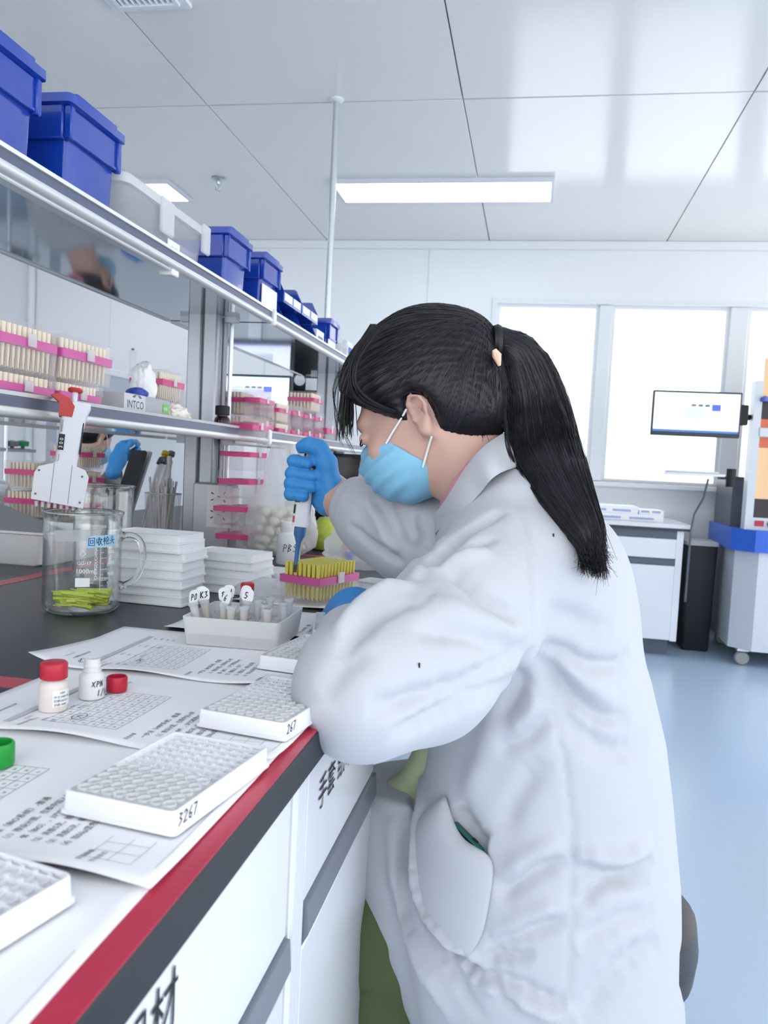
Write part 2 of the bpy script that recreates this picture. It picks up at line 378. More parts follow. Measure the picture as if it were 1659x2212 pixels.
for y in (0.86, 2.0, 3.25):
    p = MB(); p.box(-0.895, -0.857, y-0.04, y+0.04, ZB, ZU+0.03, bev=0.004); p.box(-0.853, -0.815, y-0.04, y+0.04, ZB, ZU+0.03, bev=0.004); p.box(-0.88, -0.83, y-0.03, y+0.03, ZB, ZU+0.03)
    po = p.obj('post', M_post, rack)
    MB().box(-0.812, -0.808, y-0.012, y-0.006, ZB+0.05, ZU).obj('slot', M_grey, po)
    MB().tube([(-0.806, y+0.036, ZB), (-0.806, y+0.036, ZU)], 0.006, 8).obj('edge_bead', M_alu, po)
    for z in (ZU, ZL):
        MB().box(-0.93, -0.775, y-0.010, y+0.010, z-0.010, z+0.003).obj('bracket', M_post, rack)
for z in (ZU, ZL):
    MB().box(RX1-0.018, RX1+0.006, 2.054, 2.071, z-0.004, z+0.038, bev=0.004).obj('rail_joint', M_white, rack)
MB().box(RX1-0.035, RX1-0.006, 1.47, 1.50, ZU-0.012, ZU+0.002, bev=0.002).obj('lamp_clip', M_white, rack)
MB().box(RX1-0.03, RX1-0.008, 0.90, 1.47, ZU-0.006, ZU+0.002, bev=0.002).obj('clip_strip', M_rail, rack)
# power socket column at the foot of the post
t = thing('power_socket', 'white double power socket on a grey block at the foot of the shelf post', 'socket', (-0.80, 1.955, ZB))
MB().box(-0.04, 0.06, -0.055, 0.003, 0, 0.165, bev=0.004).obj('block', M_post, t)
so = MB().box(0.0, 0.065, -0.058, -0.0555, 0.055, 0.16).obj('face_plate', mat('socket_white', '#e4e7ea', 0.35), t)
so2 = MB().box(0.0605, 0.063, -0.052, 0.0, 0.045, 0.155, bev=0.001).obj('face_plate', mat('socket_white', '#e4e7ea', 0.35), t)
for zz in (0.075, 0.12):
    for dy, dz, a in ((-0.026, 0.008, 0.5), (-0.026, -0.008, -0.5), (-0.008, 0, 0.3), (0.006, 0.01, -0.9), (0.006, -0.01, 0.9)):
        M = Matrix.Translation((0.040+dy*1.0, -0.0582, zz+0.012+dz)) @ Matrix.Rotation(a, 4, 'Y')
        MB(M).box(-0.004, 0.004, -0.0006, 0.0004, -0.0014, 0.0014).obj('socket_hole', M_ink, so)
# ------------------------------------------------------------------ things on the bench
M_paper = mat('paper', '#f5f6fa', 0.8, var=0.01, nscale=20)
M_print = mat('print_grey', '#3d4048', 0.8); M_printl = mat('print_light', '#8a8f9a', 0.8)
M_plate = mat('plate_plastic', '#eef0f5', 0.35, var=0.01); M_clearp = clear_mat('clear_polystyrene', '#f8f9fc', 0.12, 0.42); M_well = clear_mat('well_plastic', '#fafbfd', 0.15, 0.12)
M_pink = mat('pink_tray', '#c9589c', 0.4); M_magenta = mat('magenta_tray', '#cf4580', 0.4)
M_box = clear_mat('tip_box_plastic', '#faf8fa', 0.1, 0.88, graze=0.12); M_tip = mat('ivory_tip', '#f1e8cf', 0.4, var=0.03); M_tipy = mat('yellow_tip', '#e3d964', 0.35, var=0.08)
M_redcap = mat('red_cap', '#c0263f', 0.35); M_pen = mat('marker_ink', '#20243c', 0.5)
M_milk = mat('milky_plastic', '#e8e9ec', 0.35, var=0.02); M_glass = glass_mat('lab_glass'); M_gsolid = mat('solid_glass', '#f4f8f8', 0.0, trans=1.0, ior=1.47, var=0.0)
def sheet(label, x1, y0, rz=0.0, z=0.0, lift=0.004, curl=0.0, title='BIO', rows_=True, wave=1.0, w=0.297, h=0.21, seed=0):
    """page lying with its foot towards +x; s runs left from the foot edge, t runs away from the camera"""
    t_ = thing('paper', label, 'paper', (x1, y0, ZB+z), rz, 'printed record sheets on the bench'); r = random.Random(seed); p1, p2 = r.uniform(0, 6), r.uniform(0, 6)
    def zz(s, t):
        e = max(0, 1-t/0.06); l = max(0, (s-0.22)/0.077)
        return 0.0012+lift*e*e*(0.5+0.5*sin(9*s*wave*4+p1))+0.0006*sin(22*s+p2)*sin(17*t+p1)**2+curl*l*l*max(0, 1-t/0.14)
    NX, NY = 30, 16
    mb = MB()
    top = [(-(i/NX)*w, (j/NY)*h, zz(i/NX*w, j/NY*h)) for j in range(NY+1) for i in range(NX+1)]
    mb.add(top, [(j*(NX+1)+i, j*(NX+1)+i+1, (j+1)*(NX+1)+i+1, (j+1)*(NX+1)+i) for j in range(NY) for i in range(NX)])
    o = mb.obj('sheet', M_paper, t_, 180); md = o.modifiers.new('thickness', 'SOLIDIFY'); md.thickness = 0.0002; md.offset = 0 
    def line(txt, s, t0, size, m=M_print, xs_=1.0):
        q = text_mesh(txt, size, m, 'printed_line', t_, frame((-s, t0, 0), (0, 1, 0), (-1, 0, 0)), xscale=xs_)
        for v in q.data.vertices: v.co.z = zz(-v.co.x, v.co.y)+0.0005
    def rule(lines_, wd, m=M_print, nm='printed_table'):
        b = MB()
        for (s0, t0, s1, t1) in lines_:
            n = 6
            for k in range(n):
                a = [(s0+(s1-s0)*(k+e)/n, t0+(t1-t0)*(k+e)/n) for e in (0, 1)]
                d = Vector((a[1][0]-a[0][0], a[1][1]-a[0][1])).normalized(); nn = Vector((-d.y, d.x))*wd/2
                b.add([(-(a[i][0]+sg*nn.x), a[i][1]+sg*nn.y, zz(*a[i])+0.0005) for i, sg in ((0, 1), (0, -1), (1, -1), (1, 1))], [(0, 1, 2, 3)])
        b.obj(nm, m, t_, None)
    if rows_:
        line('实验步骤', 0.126, 0.012, 0.0042); line('一步法（%s系统）-普通' % title, 0.116, 0.022, 0.0060)
        for k, tx in enumerate(('（1）按设计图，在板中加入样', '    体（%s），37℃孵育30min' % title, '（2）洗板5次，拍干；', '（3）洗板5次，每孔加底物', '（4）加50μl显色液，避光')):
            line(tx, 0.106-0.0095*k, 0.026, 0.0058, M_print, 0.9)
        line('实验数据', 0.049, 0.012, 0.0042); line('标准曲线', 0.041, 0.012, 0.0042, M_printl)
        S = [0.146+0.0095*k for k in range(8)]; T = [0.03+0.0125*k for k in range(9)]
        rule([(S[0], t, S[-1], t) for t in T]+[(s, T[0], s, T[-1]) for s in S], 0.00035)
        b = MB()
        for k in range(7):
            for j in range(8):
                vs_, fs_ = text_geo(random.Random(k*9+j+seed).choice(['12', '20', '15', 'S1', 'S2', '06', '18']), 0.0034); s_, t0_ = S[k]+0.003, T[j]+0.004
                b.add([(-(s_+v.y), t0_+v.x, zz(s_+v.y, t0_+v.x)+0.0005) for v in vs_], fs_)
        b.obj('table_figures', M_print, t_, None)
        rule([(0.022, 0.018+0.012*k, 0.05, 0.018+0.012*k) for k in range(3)]+[(0.022+0.014*k, 0.018, 0.022+0.014*k, 0.05) for k in range(3)], 0.0003, M_printl)
        rule([(0.008, 0.02, 0.008, 0.14)], 0.0003, M_printl)
        b = MB(); b.add([(-s, t, zz(s, t)+0.0004) for s, t in ((0.236, 0.02), (0.243, 0.02), (0.243, 0.17), (0.236, 0.17))], [(0, 1, 2, 3)]); b.obj('printed_band', mat('print_band', '#c6cad3', 0.8), t_, None)
        line('检测项目', 0.2385, 0.03, 0.0040); line('实验编号', 0.2385, 0.08, 0.0040); line('操作人', 0.2385, 0.13, 0.0040)
        for k in range(4):
            for j in range(4): line(['样本号', '稀释比', '抗体', '备注', '日期'][(k*3+j) % 5], 0.2285-0.008*k, 0.03+0.042*j, 0.0034, M_printl)
        line('Human ELISA', 0.272, 0.03, 0.0034, M_printl); line('人血清样本检测记录', 0.262, 0.03, 0.0040); line('实验设计图', 0.222, 0.012, 0.0038)
    return t_, zz
sheet('printed sheet at the bottom left corner nearest the camera, under the nearest plate', -0.187, 0.190, 0.01, 0.0, 0.004, seed=1, title='BIO')
sheet('printed sheet second nearest the camera, its table cut by the left picture edge', -0.186, 0.384, -0.012, 0.0012, 0.0075, seed=2, title='BIO')
sheet('printed sheet under the bottle with the red cap and white label', -0.181, 0.568, -0.02, 0.0024, 0.005, seed=3, title='HRP')
sheet('printed sheet under the translucent tube rack, curled up at its left corner', -0.214, 0.760, 0.02, 0.0036, 0.006, 0.012, seed=4, title='BIO')
sheet('printed sheet under the gloved hand beside the tube rack', -0.176, 1.005, 0.05, 0.0, 0.003, seed=5, title='HRP', h=0.18)
sheet('blank sheet under the open box of yellow tips', -0.20, 1.195, -0.12, 0.0, 0.003, seed=6, rows_=False, h=0.20, w=0.27)
# handwritten marks on two sheets
def scrawl(n_, u, v, lines_, sc):
    o = [x for x in bpy.data.objects if x.name.startswith('paper') and x.parent is None][n_]; bpy.context.view_layer.update()
    p = o.matrix_world.inverted() @ onz(u, v, ZB+0.008); strokes('pen_mark', [[(a*sc, b*sc) for a, b in ln] for ln in lines_], 0.0007, M_pen, o, frame((p.x, p.y, 0.0035), (0, 1, 0), (-1, 0, 0)))
circ = [(cos(a), 0.7*sin(a)) for a in np.linspace(0, 2*pi, 18)]
scrawl(2, 172, 1542, [circ, [(-0.3, -0.3), (0.0, 0.3), (0.3, -0.2)]], 0.008)
scrawl(3, 302, 1424, [[(-1, 0), (-0.6, 0.5), (-0.4, -0.3), (0, 0.4), (0.3, -0.4), (0.6, 0.5), (1, 0)], [(-0.8, -0.5), (0.8, 0.3)]], 0.006)
scrawl(3, 185, 1424, [circ[:12], [(-0.8, 0.2), (0.6, 0.9), (1.1, 0.2)]], 0.009)
# ---- 96 well strip plates
PL, PWD, PH = 0.1278, 0.0855, 0.0144
def plate_frame_mesh():
    b = MB()
    x, y = PWD/2, PL/2
    o = [(0.0, 0.0), (0.0026, 0.0), (0.0026, 0.0018)]
    # skirt, wall and rim as one hollow ring
    prof = [(0.0, 0.0), (0.0, 0.0024), (0.0014, 0.0028), (0.0018, 0.0134), (0.0022, PH), (0.0036, PH), (0.0038, 0.0080)]
    b.loft([[(px, py, z) for px, py in rr_poly(-x+i, x-i, -y+i, y-i, 0.004, 3)] for i, z in prof], caps=False)
    b.loft([[(px, py, z) for px, py in rr_poly(-x+0.0038, x-0.0038, -y+0.0038, y-0.0038, 0.003, 3)] for z in (0.0080, 0.0074)])
    return b
def rib_mesh():
    b = MB(); x, y = PWD/2-0.0042, PL/2-0.0060
    for k in range(13):
        yy = -y+k*2*y/12; b.box(-x, x, yy-0.0006, yy+0.0006, 0.0078, 0.0118)
    for k in range(9):
        xx = -x+k*2*x/8; b.box(xx-0.0006, xx+0.0006, -y, y, 0.0078, 0.0106)
        for j in range(13): yy = -y+j*2*y/12; b.box(xx-0.0012, xx+0.0012, yy-0.0010, yy+0.0010, 0.0104, 0.0130)
    return b
well_me = MB().lathe([(0.0034, 0.0092), (0.0036, PH+0.0006), (0.0043, PH+0.0010), (0.0043, PH+0.0002), (0.0040, 0.0088), (0.0, 0.0086)], 14).mesh('well', M_well, 60)
strip_me = MB().box(-PWD/2+0.0052, PWD/2-0.0052, -0.0042, 0.0042, 0.0122, 0.0136).mesh('well_strip', M_well)
frame_me = plate_frame_mesh().mesh('frame', M_plate, 50); rib_me = rib_mesh().mesh('rib_grid', M_plate)
def plate(label, x, y, rz, z, strips_, name='microplate', grp='strip plates laid out on the record sheets'):
    t = thing(name, label, 'microplate', (x, y, z), rz, grp)
    link('frame', frame_me, t); link('rib_grid', rib_me, t)
    for k in strips_:
        s = link('well_strip', strip_me, t); s.location = (0, -PL/2+0.0060+0.0048+k*0.00965, 0)
        for j in range(8):
            w_ = link('well', well_me, s); w_.location = (-PWD/2+0.0112+j*0.0090, 0, 0)
    return t
HAND = {'2': [[(0, .8), (.3, 1), (.6, .75), (0, 0), (.65, .05)]], '6': [[(.5, 1), (.1, .5), (.1, .1), (.5, 0), (.55, .4), (.1, .4)]], '7': [[(0, 1), (.6, 1), (.2, 0)]], 'Z': [[(0, 1), (.5, .9), (.1, .6), (.55, .4), (0, 0)]],
  '8': [[(.4, .55), (.05, .8), (.35, 1), (.55, .8), (.1, .3), (.3, 0), (.55, .25), (.2, .6)]], 'A': [[(0, 0), (.3, 1), (.6, 0)], [(.15, .4), (.5, .4)]], 'X': [[(0, .9), (.6, 0)], [(.6, 1), (0, .1)]], 'P': [[(.1, 0), (.1, 1), (.55, .85), (.5, .55), (.1, .45)]],
  'N': [[(0, 0), (.05, 1), (.5, 0), (.6, 1)]], '1': [[(.2, 1), (.2, 0)]], '/': [[(0, -.1), (.5, 1.1)]], '0': [[(.3, 1), (.05, .6), (.15, 0), (.5, .2), (.5, .8), (.3, 1)]], 'B': [[(0, 0), (.05, 1), (.45, .8), (.05, .5), (.5, .3), (0, 0)]], 'S': [[(.55, .9), (.2, 1), (.1, .7), (.5, .4), (.4, 0), (0, .1)]],
  'K': [[(0, 0), (0, 1)], [(.5, 1), (0, .5), (.55, 0)]], '3': [[(0, .9), (.4, 1), (.2, .55), (.5, .3), (0, 0)]], '5': [[(.5, 1), (.1, 1), (.1, .6), (.5, .4), (.3, 0), (0, .1)]], ' ': []}
def hand(txt, size, wd, m, parent, M, name='handwriting', slant=0.15):
    L = []; x = 0
    for ch in txt:
        for ln in HAND[ch]: L.append([((x+(p[0]+slant*p[1])*0.8)*size, p[1]*size) for p in ln])
        x += 0.72 if ch != ' ' else 0.4
    return strokes(name, L, wd, m, parent, M)
def corner_plate(label, ax_, ay, bx, by, z, strips_, txt=None):
    """a: front left corner, b: front right corner on the bench"""
    rz = math.atan2(by-ay, bx-ax_); c, s = cos(rz), sin(rz); mx, my = (ax_+bx)/2, (ay+by)/2
    p = plate(label, mx-s*PL/2, my+c*PL/2, rz, z, strips_)
    if txt: hand(txt, 0.0075, 0.0009, M_pen, p, frame((PWD/2-0.0012, -PL/2+0.006, 0.0045), (0, 1, 0), (0, 0, 1)))
    return p
corner_plate('white strip plate second nearest the camera, at the red taped edge', -0.283, 0.452, -0.199, 0.440, ZB+0.0042, range(0, 5), 'Z267')
corner_plate('white strip plate in front of the person\'s elbow', -0.268, 0.628, -0.186, 0.614, ZB+0.0054, range(0, 5), '267')
corner_plate('white strip plate partly hidden by the elbow sleeve, next to the tube rack', -0.283, 0.820, -0.199, 0.808, ZB+0.0066, range(0, 5), None)
corner_plate('empty white strip plate frame cut off at the bottom left picture corner', -0.330, 0.262, -0.246, 0.242, ZB+0.0030, [], None)
corner_plate('white strip plate behind the gloved hand near the yellow tips', -0.335, 1.372, -0.254, 1.345, ZB+0.003, range(6, 12), '812')
corner_plate('white strip plate edge showing between the tube rack and the sleeve', -0.262, 0.965, -0.180, 0.985, ZB+0.0066, range(0, 4), None)
# ---- stacked plates
def solid_plate(top):
    b = MB(); x, y = PL/2, PWD/2
    prof = [(0.0, 0.0), (0.0, 0.003), (0.0016, 0.0034), (0.0018, 0.0130), (0.0012, 0.0134)] + ([(0.0030, 0.0138)] if not top else [(0.0024, 0.0138), (0.0036, 0.0130), (0.0040, 0.0115)])
    b.loft([[(px, py, z) for px, py in rr_poly(-x+i, x-i, -y+i, y-i, 0.004, 3)] for i, z in prof])
    return b.mesh('body', M_plate, 40)
sp_me, spt_me = solid_plate(False), solid_plate(True)
ring_b = MB()
for i in range(12):
    for j in range(8): ring_b.lathe([(0.0032, 0.0116), (0.0034, 0.0132), (0.0042, 0.0132), (0.0042, 0.0116)], 8, (-PL/2+0.0143+i*0.0090, -PWD/2+0.0112+j*0.0090, 0))
wellfield_me = ring_b.mesh('well_field', M_plate)
def stack(cx, cy, rz, n, where, dz=0.0137, jit=0.0015, seed=1, grp=''):
    r = random.Random(seed)
    nm = ['bottom', 'second from the bottom', 'third from the bottom', 'fourth from the bottom', 'fifth from the bottom', 'sixth from the bottom', 'seventh from the bottom', 'eighth from the bottom']
    for k in range(n):
        top = k == n-1; lb = ('topmost' if top else nm[k])+' white plate in '+where
        t = thing('stacked_plate', lb, 'microplate', (cx+r.uniform(-jit, jit), cy+r.uniform(-jit, jit), ZB+0.0009+k*dz), rz+r.uniform(-0.05, 0.05), grp)
        link('body', spt_me if top else sp_me, t)
        if top: o = link('well_field', wellfield_me, t); o['kind'] = 'stuff'
stack(-0.577, 1.180, -0.04, 8, 'the tall stack beside the beaker', seed=2, grp='plates stacked beside the beaker', jit=0.003)
stack(-0.512, 1.330, -0.12, 5, 'the lower stack behind the tall plate stack', seed=4, grp='plates stacked behind the tall stack')
stack(-0.470, 1.425, -0.15, 2, 'the short stack left of the yellow tips', seed=6, grp='plates in the short stack')
# ---- bottles and caps
def cap_mesh(r, h, m, open_=False):
    b = MB(); n = 48; out = []
    def ring(rad, z, knurl=0.0): return [(rad*(1+(knurl if i % 2 else 0))*cos(2*pi*i/n), rad*(1+(knurl if i % 2 else 0))*sin(2*pi*i/n), z) for i in range(n)]
    if open_: R = [ring(r*0.84, 0.0015), ring(r*0.84, h-0.0006), ring(r*0.9, h), ring(r*0.98, h-0.0006), ring(r, h-0.0015, 0.03), ring(r, 0.002, 0.03), ring(r*0.97, 0.0004), ring(r*0.9, 0)]; b.loft(R, caps=False); b.loft([ring(r*0.84, 0.0015), ring(r*0.8, 0.0012)]); b.loft([ring(r*0.9, 0), ring(r*0.8, 0.0003)])
    else: R = [ring(r*0.9, 0), ring(r, 0.0006), ring(r, 0.0012, 0.03), ring(r, h-0.0022, 0.03), ring(r*0.97, h-0.0008), ring(r*0.88, h)]; b.loft(R)
    return b.mesh('cap', m, 40)
def bottle(label, x, y, z, r, hb, cap=True, grp=None, capm=None, mm=None):
    t = thing('reagent_bottle', label, 'bottle', (x, y, z), 0, grp); rn = r*0.66
    MB().lathe([(0.0, 0), (r*0.94, 0), (r, 0.0015), (r, hb*0.74), (r*0.93, hb*0.84), (rn, hb*0.93), (rn, hb)], 28).obj('body', mm or M_milk, t)
    if cap: o = link('cap', cap_mesh(r*0.92, hb*0.52, capm or M_redcap), t); o.location = (0, 0, hb*0.95)
    else:
        MB().lathe([(rn, hb*0.93), (rn*1.1, hb*0.97), (rn*1.1, hb), (rn*0.96, hb*1.02), (rn*0.96, hb*1.12), (rn*1.05, hb*1.14), (rn*1.05, hb*1.17), (rn*0.92, hb*1.2), (rn*0.92, hb*1.42), (rn*0.80, hb*1.42), (rn*0.80, hb*1.0)], 28).obj('neck', M_milk, t)
    return t
def wrap(o, r, a0):
    """bend a flat mesh (x along, y up) round a cylinder of radius r starting at angle a0"""
    for v in o.data.vertices:
        a = a0+v.co.x/r; rr = r+v.co.z; v.co = (rr*cos(a), rr*sin(a), v.co.y)
    return o
def wrap_patch(name, w_, h, r, a0, z0, m, parent, off=0.0003):
    b = MB().grid(lambda i, j: ((r+off)*cos(a0+i*w_/r), (r+off)*sin(a0+i*w_/r), z0+j*h), 10, 1); return b.obj(name, m, parent, 60)
M_lab = mat('label_white', '#f2f3f5', 0.6)
b1 = bottle('red capped bottle with a white printed label on the record sheet', -0.404, 0.634, ZB+0.0046, 0.0122, 0.029, grp='small reagent bottles', mm=mat('milky_warm', '#e6ddd6', 0.35))
a_ = radians(-62)
lb = wrap_patch('label', 0.021, 0.0145, 0.0122, a_, 0.005, M_lab, b1)
for k, tx in enumerate(('HRP', '中文:HRP-标', '日期:2023/11', '浓度:1000')):
    q = text_mesh(tx, 0.0026, M_print, 'label_print', lb, Matrix.Translation((0.0012 if k else 0.006, 0.0162-0.0034*k, 0.0006))); wrap(q, 0.0122, a_)
b2 = bottle('open white bottle with a handwritten mark, its red cap off', -0.392, 0.676, ZB+0.0046, 0.0115, 0.026, cap=False, grp='small reagent bottles')
q = hand('XPN', 0.0052, 0.0007, M_pen, b2, Matrix.Translation((0.0, 0.0125, 0.0005))); wrap(q, 0.0115, radians(-60))
q = hand('1/10', 0.0052, 0.0007, M_pen, b2, Matrix.Translation((0.005, 0.004, 0.0005))); wrap(q, 0.0115, radians(-60))
t = thing('bottle_cap', 'loose red bottle cap standing upside down beside the open bottle', 'cap', (-0.381, 0.702, ZB+0.0046)); link('cap_shell', cap_mesh(0.0095, 0.0145, M_redcap, True), t)
gp = onz(-6, 1662, ZB); t = thing('bottle_cap', 'green bottle cap at the left picture edge', 'cap', (gp.x, gp.y, ZB+0.003)); link('cap_shell', cap_mesh(0.0112, 0.0175, mat('green_cap', '#1f9a3c', 0.35), True), t)
b3 = bottle('small red capped bottle behind the tube rack', -0.428, 1.185, ZB+0.001, 0.0112, 0.026, grp='small reagent bottles')
lb = wrap_patch('label', 0.02, 0.010, 0.0112, radians(-110), 0.004, M_lab, b3)
for k, tx in enumerate(('日期:2023', '浓度:1000')): q = text_mesh(tx, 0.0024, M_print, 'label_print', lb, Matrix.Translation((0.001, 0.0112-0.004*k, 0.0006))); wrap(q, 0.0112, radians(-110))
t = thing('wash_bottle', 'white plastic bottle with handwritten letters in front of the bag', 'bottle', (-0.530, 1.725, ZB)); r = 0.027
MB().lathe([(0.0, 0), (r*0.93, 0), (r, 0.003), (r, 0.060), (r*0.94, 0.068), (r*0.7, 0.072), (r*0.7, 0.076)], 32).obj('body', M_milk, t)
MB().lathe([(r*0.72, 0.074), (r*0.76, 0.076), (r*0.76, 0.094), (r*0.68, 0.096), (0.0, 0.096)], 32).obj('cap', mat('white_cap', '#eef0f3', 0.4), t)
q = hand('PBS', 0.016, 0.0014, M_print, t, Matrix.Translation((0, 0.030, 0.0006))); wrap(q, r, radians(-100))
# ---- glass beakers
def beaker(label, x, y, z, R, h, spout=None, handle=None, n=64):
    t = thing('glass_beaker', label, 'beaker', (x, y, z), 0, 'glass beakers')
    def ring(r, zz, sp=0.0):
        o = []
        for i in range(n):
            a = 2*pi*i/n; k = 0
            if spout is not None:
                d = (a-spout+pi) % (2*pi)-pi; k = sp*math.exp(-(d/0.20)**2)
            o.append(((r+k)*cos(a), (r+k)*sin(a), zz-k*0.25))
        return o
    w_ = 0.0017; k = 0.009
    R_ = [ring(R-k*1.3, 0.0005), ring(R-0.004, 0.003), ring(R-0.0008, 0.009), ring(R, 0.016), ring(R, h-0.016), ring(R, h-0.008, 0.004), ring(R+0.0016, h-0.002, 0.012), ring(R+0.003, h, 0.013), ring(R+0.001, h+0.001, 0.011), ring(R-w_+0.0005, h-0.004, 0.009), ring(R-w_, h-0.012, 0.002), ring(R-w_, 0.016), ring(R-w_-0.0012, 0.0095), ring(R-0.008, 0.0045), ring(R-k*1.5, 0.0032)]
    b = MB().loft(R_); b.obj('cup', M_glass, t, 60)
    rp = [tuple(p) for p in ring(R+0.0012, h-0.0006, 0.012)]; MB().tube(rp, 0.0017, 8, closed=True).obj('rim', M_gsolid, t, 60)
    if handle is not None:
        ca, sa = cos(handle), sin(handle); P = [(R-0.0005, h-0.034), (R+0.012, h-0.033), (R+0.024, h-0.039), (R+0.030, h-0.055), (R+0.029, h-0.075), (R+0.022, h-0.094), (R+0.012, h-0.103), (R-0.0005, h-0.107)]
        pts = [];
        for i in range(len(P)-1):
            for e in (0, 0.34, 0.67):
                p0, p1, p2, p3 = P[max(i-1, 0)], P[i], P[i+1], P[min(i+2, len(P)-1)]
                c_ = [0.5*((2*p1[m])+(-p0[m]+p2[m])*e+(2*p0[m]-5*p1[m]+4*p2[m]-p3[m])*e*e+(-p0[m]+3*p1[m]-3*p2[m]+p3[m])*e**3) for m in (0, 1)]
                pts.append((c_[0]*ca, c_[0]*sa, c_[1]))
        pts.append((P[-1][0]*ca, P[-1][0]*sa, P[-1][1]))
        n_ = len(pts); MB().tube(pts, [0.0075 if i in (0, n_-1) else (0.0058 if i in (1, n_-2) else 0.0048) for i in range(n_)], 12).obj('handle', M_gsolid, t, 60)
    return t
BKX, BKY, BKR, BKH = -0.633, 1.058, 0.0535, 0.145
bk = beaker('large glass beaker with a blue handwritten sticker and yellow-green tips inside', BKX, BKY, ZB+0.0002, BKR, BKH, radians(178), radians(22))
M_wprint = mat('white_enamel_print', '#f4f6f8', 0.5); aC = math.atan2(-BKY, -BKX)           # angle facing the camera
def on_beaker(q): return wrap(q, BKR+0.0003, aC)
st_ = MB().grid(lambda i, j: (0.004+i*0.046, 0.100-0.002+j*0.0165+0.0015*i, 0.0002), 14, 1).obj('sticker', mat('sticker_blue', '#a9d6ef', 0.6), bk, 60); wrap(st_, BKR+0.0003, aC)
CH = {0: [[(.1, .05), (.1, .9), (.9, .95), (.9, .05), (.1, .1)], [(.32, .32), (.32, .66), (.68, .68), (.68, .32), (.32, .34)]], 1: [[(.15, .8), (.15, .3), (.42, .42)], [(.4, .95), (.4, .05)], [(.6, .95), (.5, .65)], [(.55, .72), (.95, .75)], [(.85, .72), (.7, .35), (.5, .05)], [(.6, .55), (.75, .25), (.98, .05)]],
   2: [[(.05, .7), (.42, .74)], [(.24, .98), (.24, .02)], [(.24, .65), (.05, .35)], [(.24, .62), (.4, .45)], [(.68, .98), (.5, .68)], [(.68, .95), (.98, .66)], [(.56, .58), (.85, .6), (.84, .4), (.58, .36)], [(.57, .58), (.57, .1), (.98, .1), (.98, .26)]], 3: [[(.3, .92), (.42, .8)], [(.2, .72), (.34, .62)], [(.05, .42), (.95, .5)], [(.6, .95), (.56, .45), (.15, .02)], [(.58, .32), (.85, .05)]]}
L = []
for k in range(4):
    for ln in CH[k]: L.append([(0.0065+k*0.0104+p[0]*0.0094, 0.1005+0.0014*k/4*2+p[1]*0.0118) for p in ln])
q = strokes('handwriting', [[(p[0]-0.0, p[1]) for p in ln] for ln in L], 0.0009, mat('blue_ink', '#20306a', 0.5), st_, Matrix.Translation((0, 0, 0.0006))); on_beaker(q)
for tx, sz, x, zz, rot in (('1000ml', 0.0088, -0.009, 0.0625, 0), ('GG-17', 0.0066, -0.007, 0.0745, 0), ('800', 0.0072, 0.036, 0.089, 0), ('600', 0.0072, 0.036, 0.0735, 0), ('400', 0.0072, 0.036, 0.058, 0), ('CHENGDUCHINA', 0.0056, 0.0195, 0.053, 1)):
    M = Matrix.Translation((x, zz, 0.0003)) @ (Matrix.Rotation(pi/2, 4, 'Z') if rot else Matrix.Identity(4)); on_beaker(text_mesh(tx, sz, M_wprint, 'graduation_text', bk, M))
gl = [[(0.024, 0.038), (0.024, 0.100)]]+[[(0.024, 0.044+k*0.0078), (0.034 if k % 2 else 0.029, 0.044+k*0.0078)] for k in range(8)]+[[(0.0, 0.094), (0.004, 0.090), (0.0, 0.086), (-0.004, 0.090), (0.0, 0.094)]]
on_beaker(strokes('graduation_lines', gl, 0.0005, M_wprint, bk, Matrix.Translation((0, 0, 0.0003))))
on_beaker(MB().grid(lambda i, j: (-0.009+i*0.019, 0.0435+j*0.0125, 0.0003), 6, 1).obj('marking_spot', M_wprint, bk, 60))
on_beaker(MB().grid(lambda i, j: (-0.040+i*0.05, 0.105+j*0.016+0.003*i, 0.0003), 12, 1).obj('tape_strip', clear_mat('frosted_tape', '#e8ecee', 0.5, 0.35), bk, 60))
# used tips in the beaker
tip_me = MB().lathe([(0.0008, 0), (0.0011, 0.012), (0.0023, 0.036), (0.0027, 0.036), (0.0029, 0.05), (0.0024, 0.05), (0.0019, 0.036), (0.0006, 0.001)], 9).mesh('tip_body', mat('green_tip', '#dcea58', 0.3, var=0.08), 60)
r = random.Random(11)
for k in range(58):
    a = r.uniform(-0.6, 0.6)+(pi if r.random() < 0.5 else 0); rad = 0.027*math.sqrt(r.random()); th = r.uniform(0, 2*pi); lay = k//13
    o = link('used_tip', tip_me); pit = r.uniform(-0.06, 0.06)+0.05*(1 if cos(a) < 0 else -1)
    d = Vector((cos(a+0.15), sin(a+0.15), pit)).normalized(); cpos = Vector((BKX+0.004+rad*cos(th)*0.75, BKY+rad*sin(th), ZB+0.0085+lay*0.0044+r.uniform(0, 0.002)+(0.16*rad*(1+cos(th)))))
    M = rotq = d.to_track_quat('Z', 'Y').to_matrix().to_4x4(); M.translation = cpos-d*0.025; o.matrix_world = M
    tag(o, 'used yellow-green pipette tip heaped in the glass beaker', 'pipette tip', 'used tips in the beaker')
bk2 = beaker('empty glass beaker behind the white multichannel pipette', -0.745, 1.31, ZB+0.0002, 0.050, 0.172)
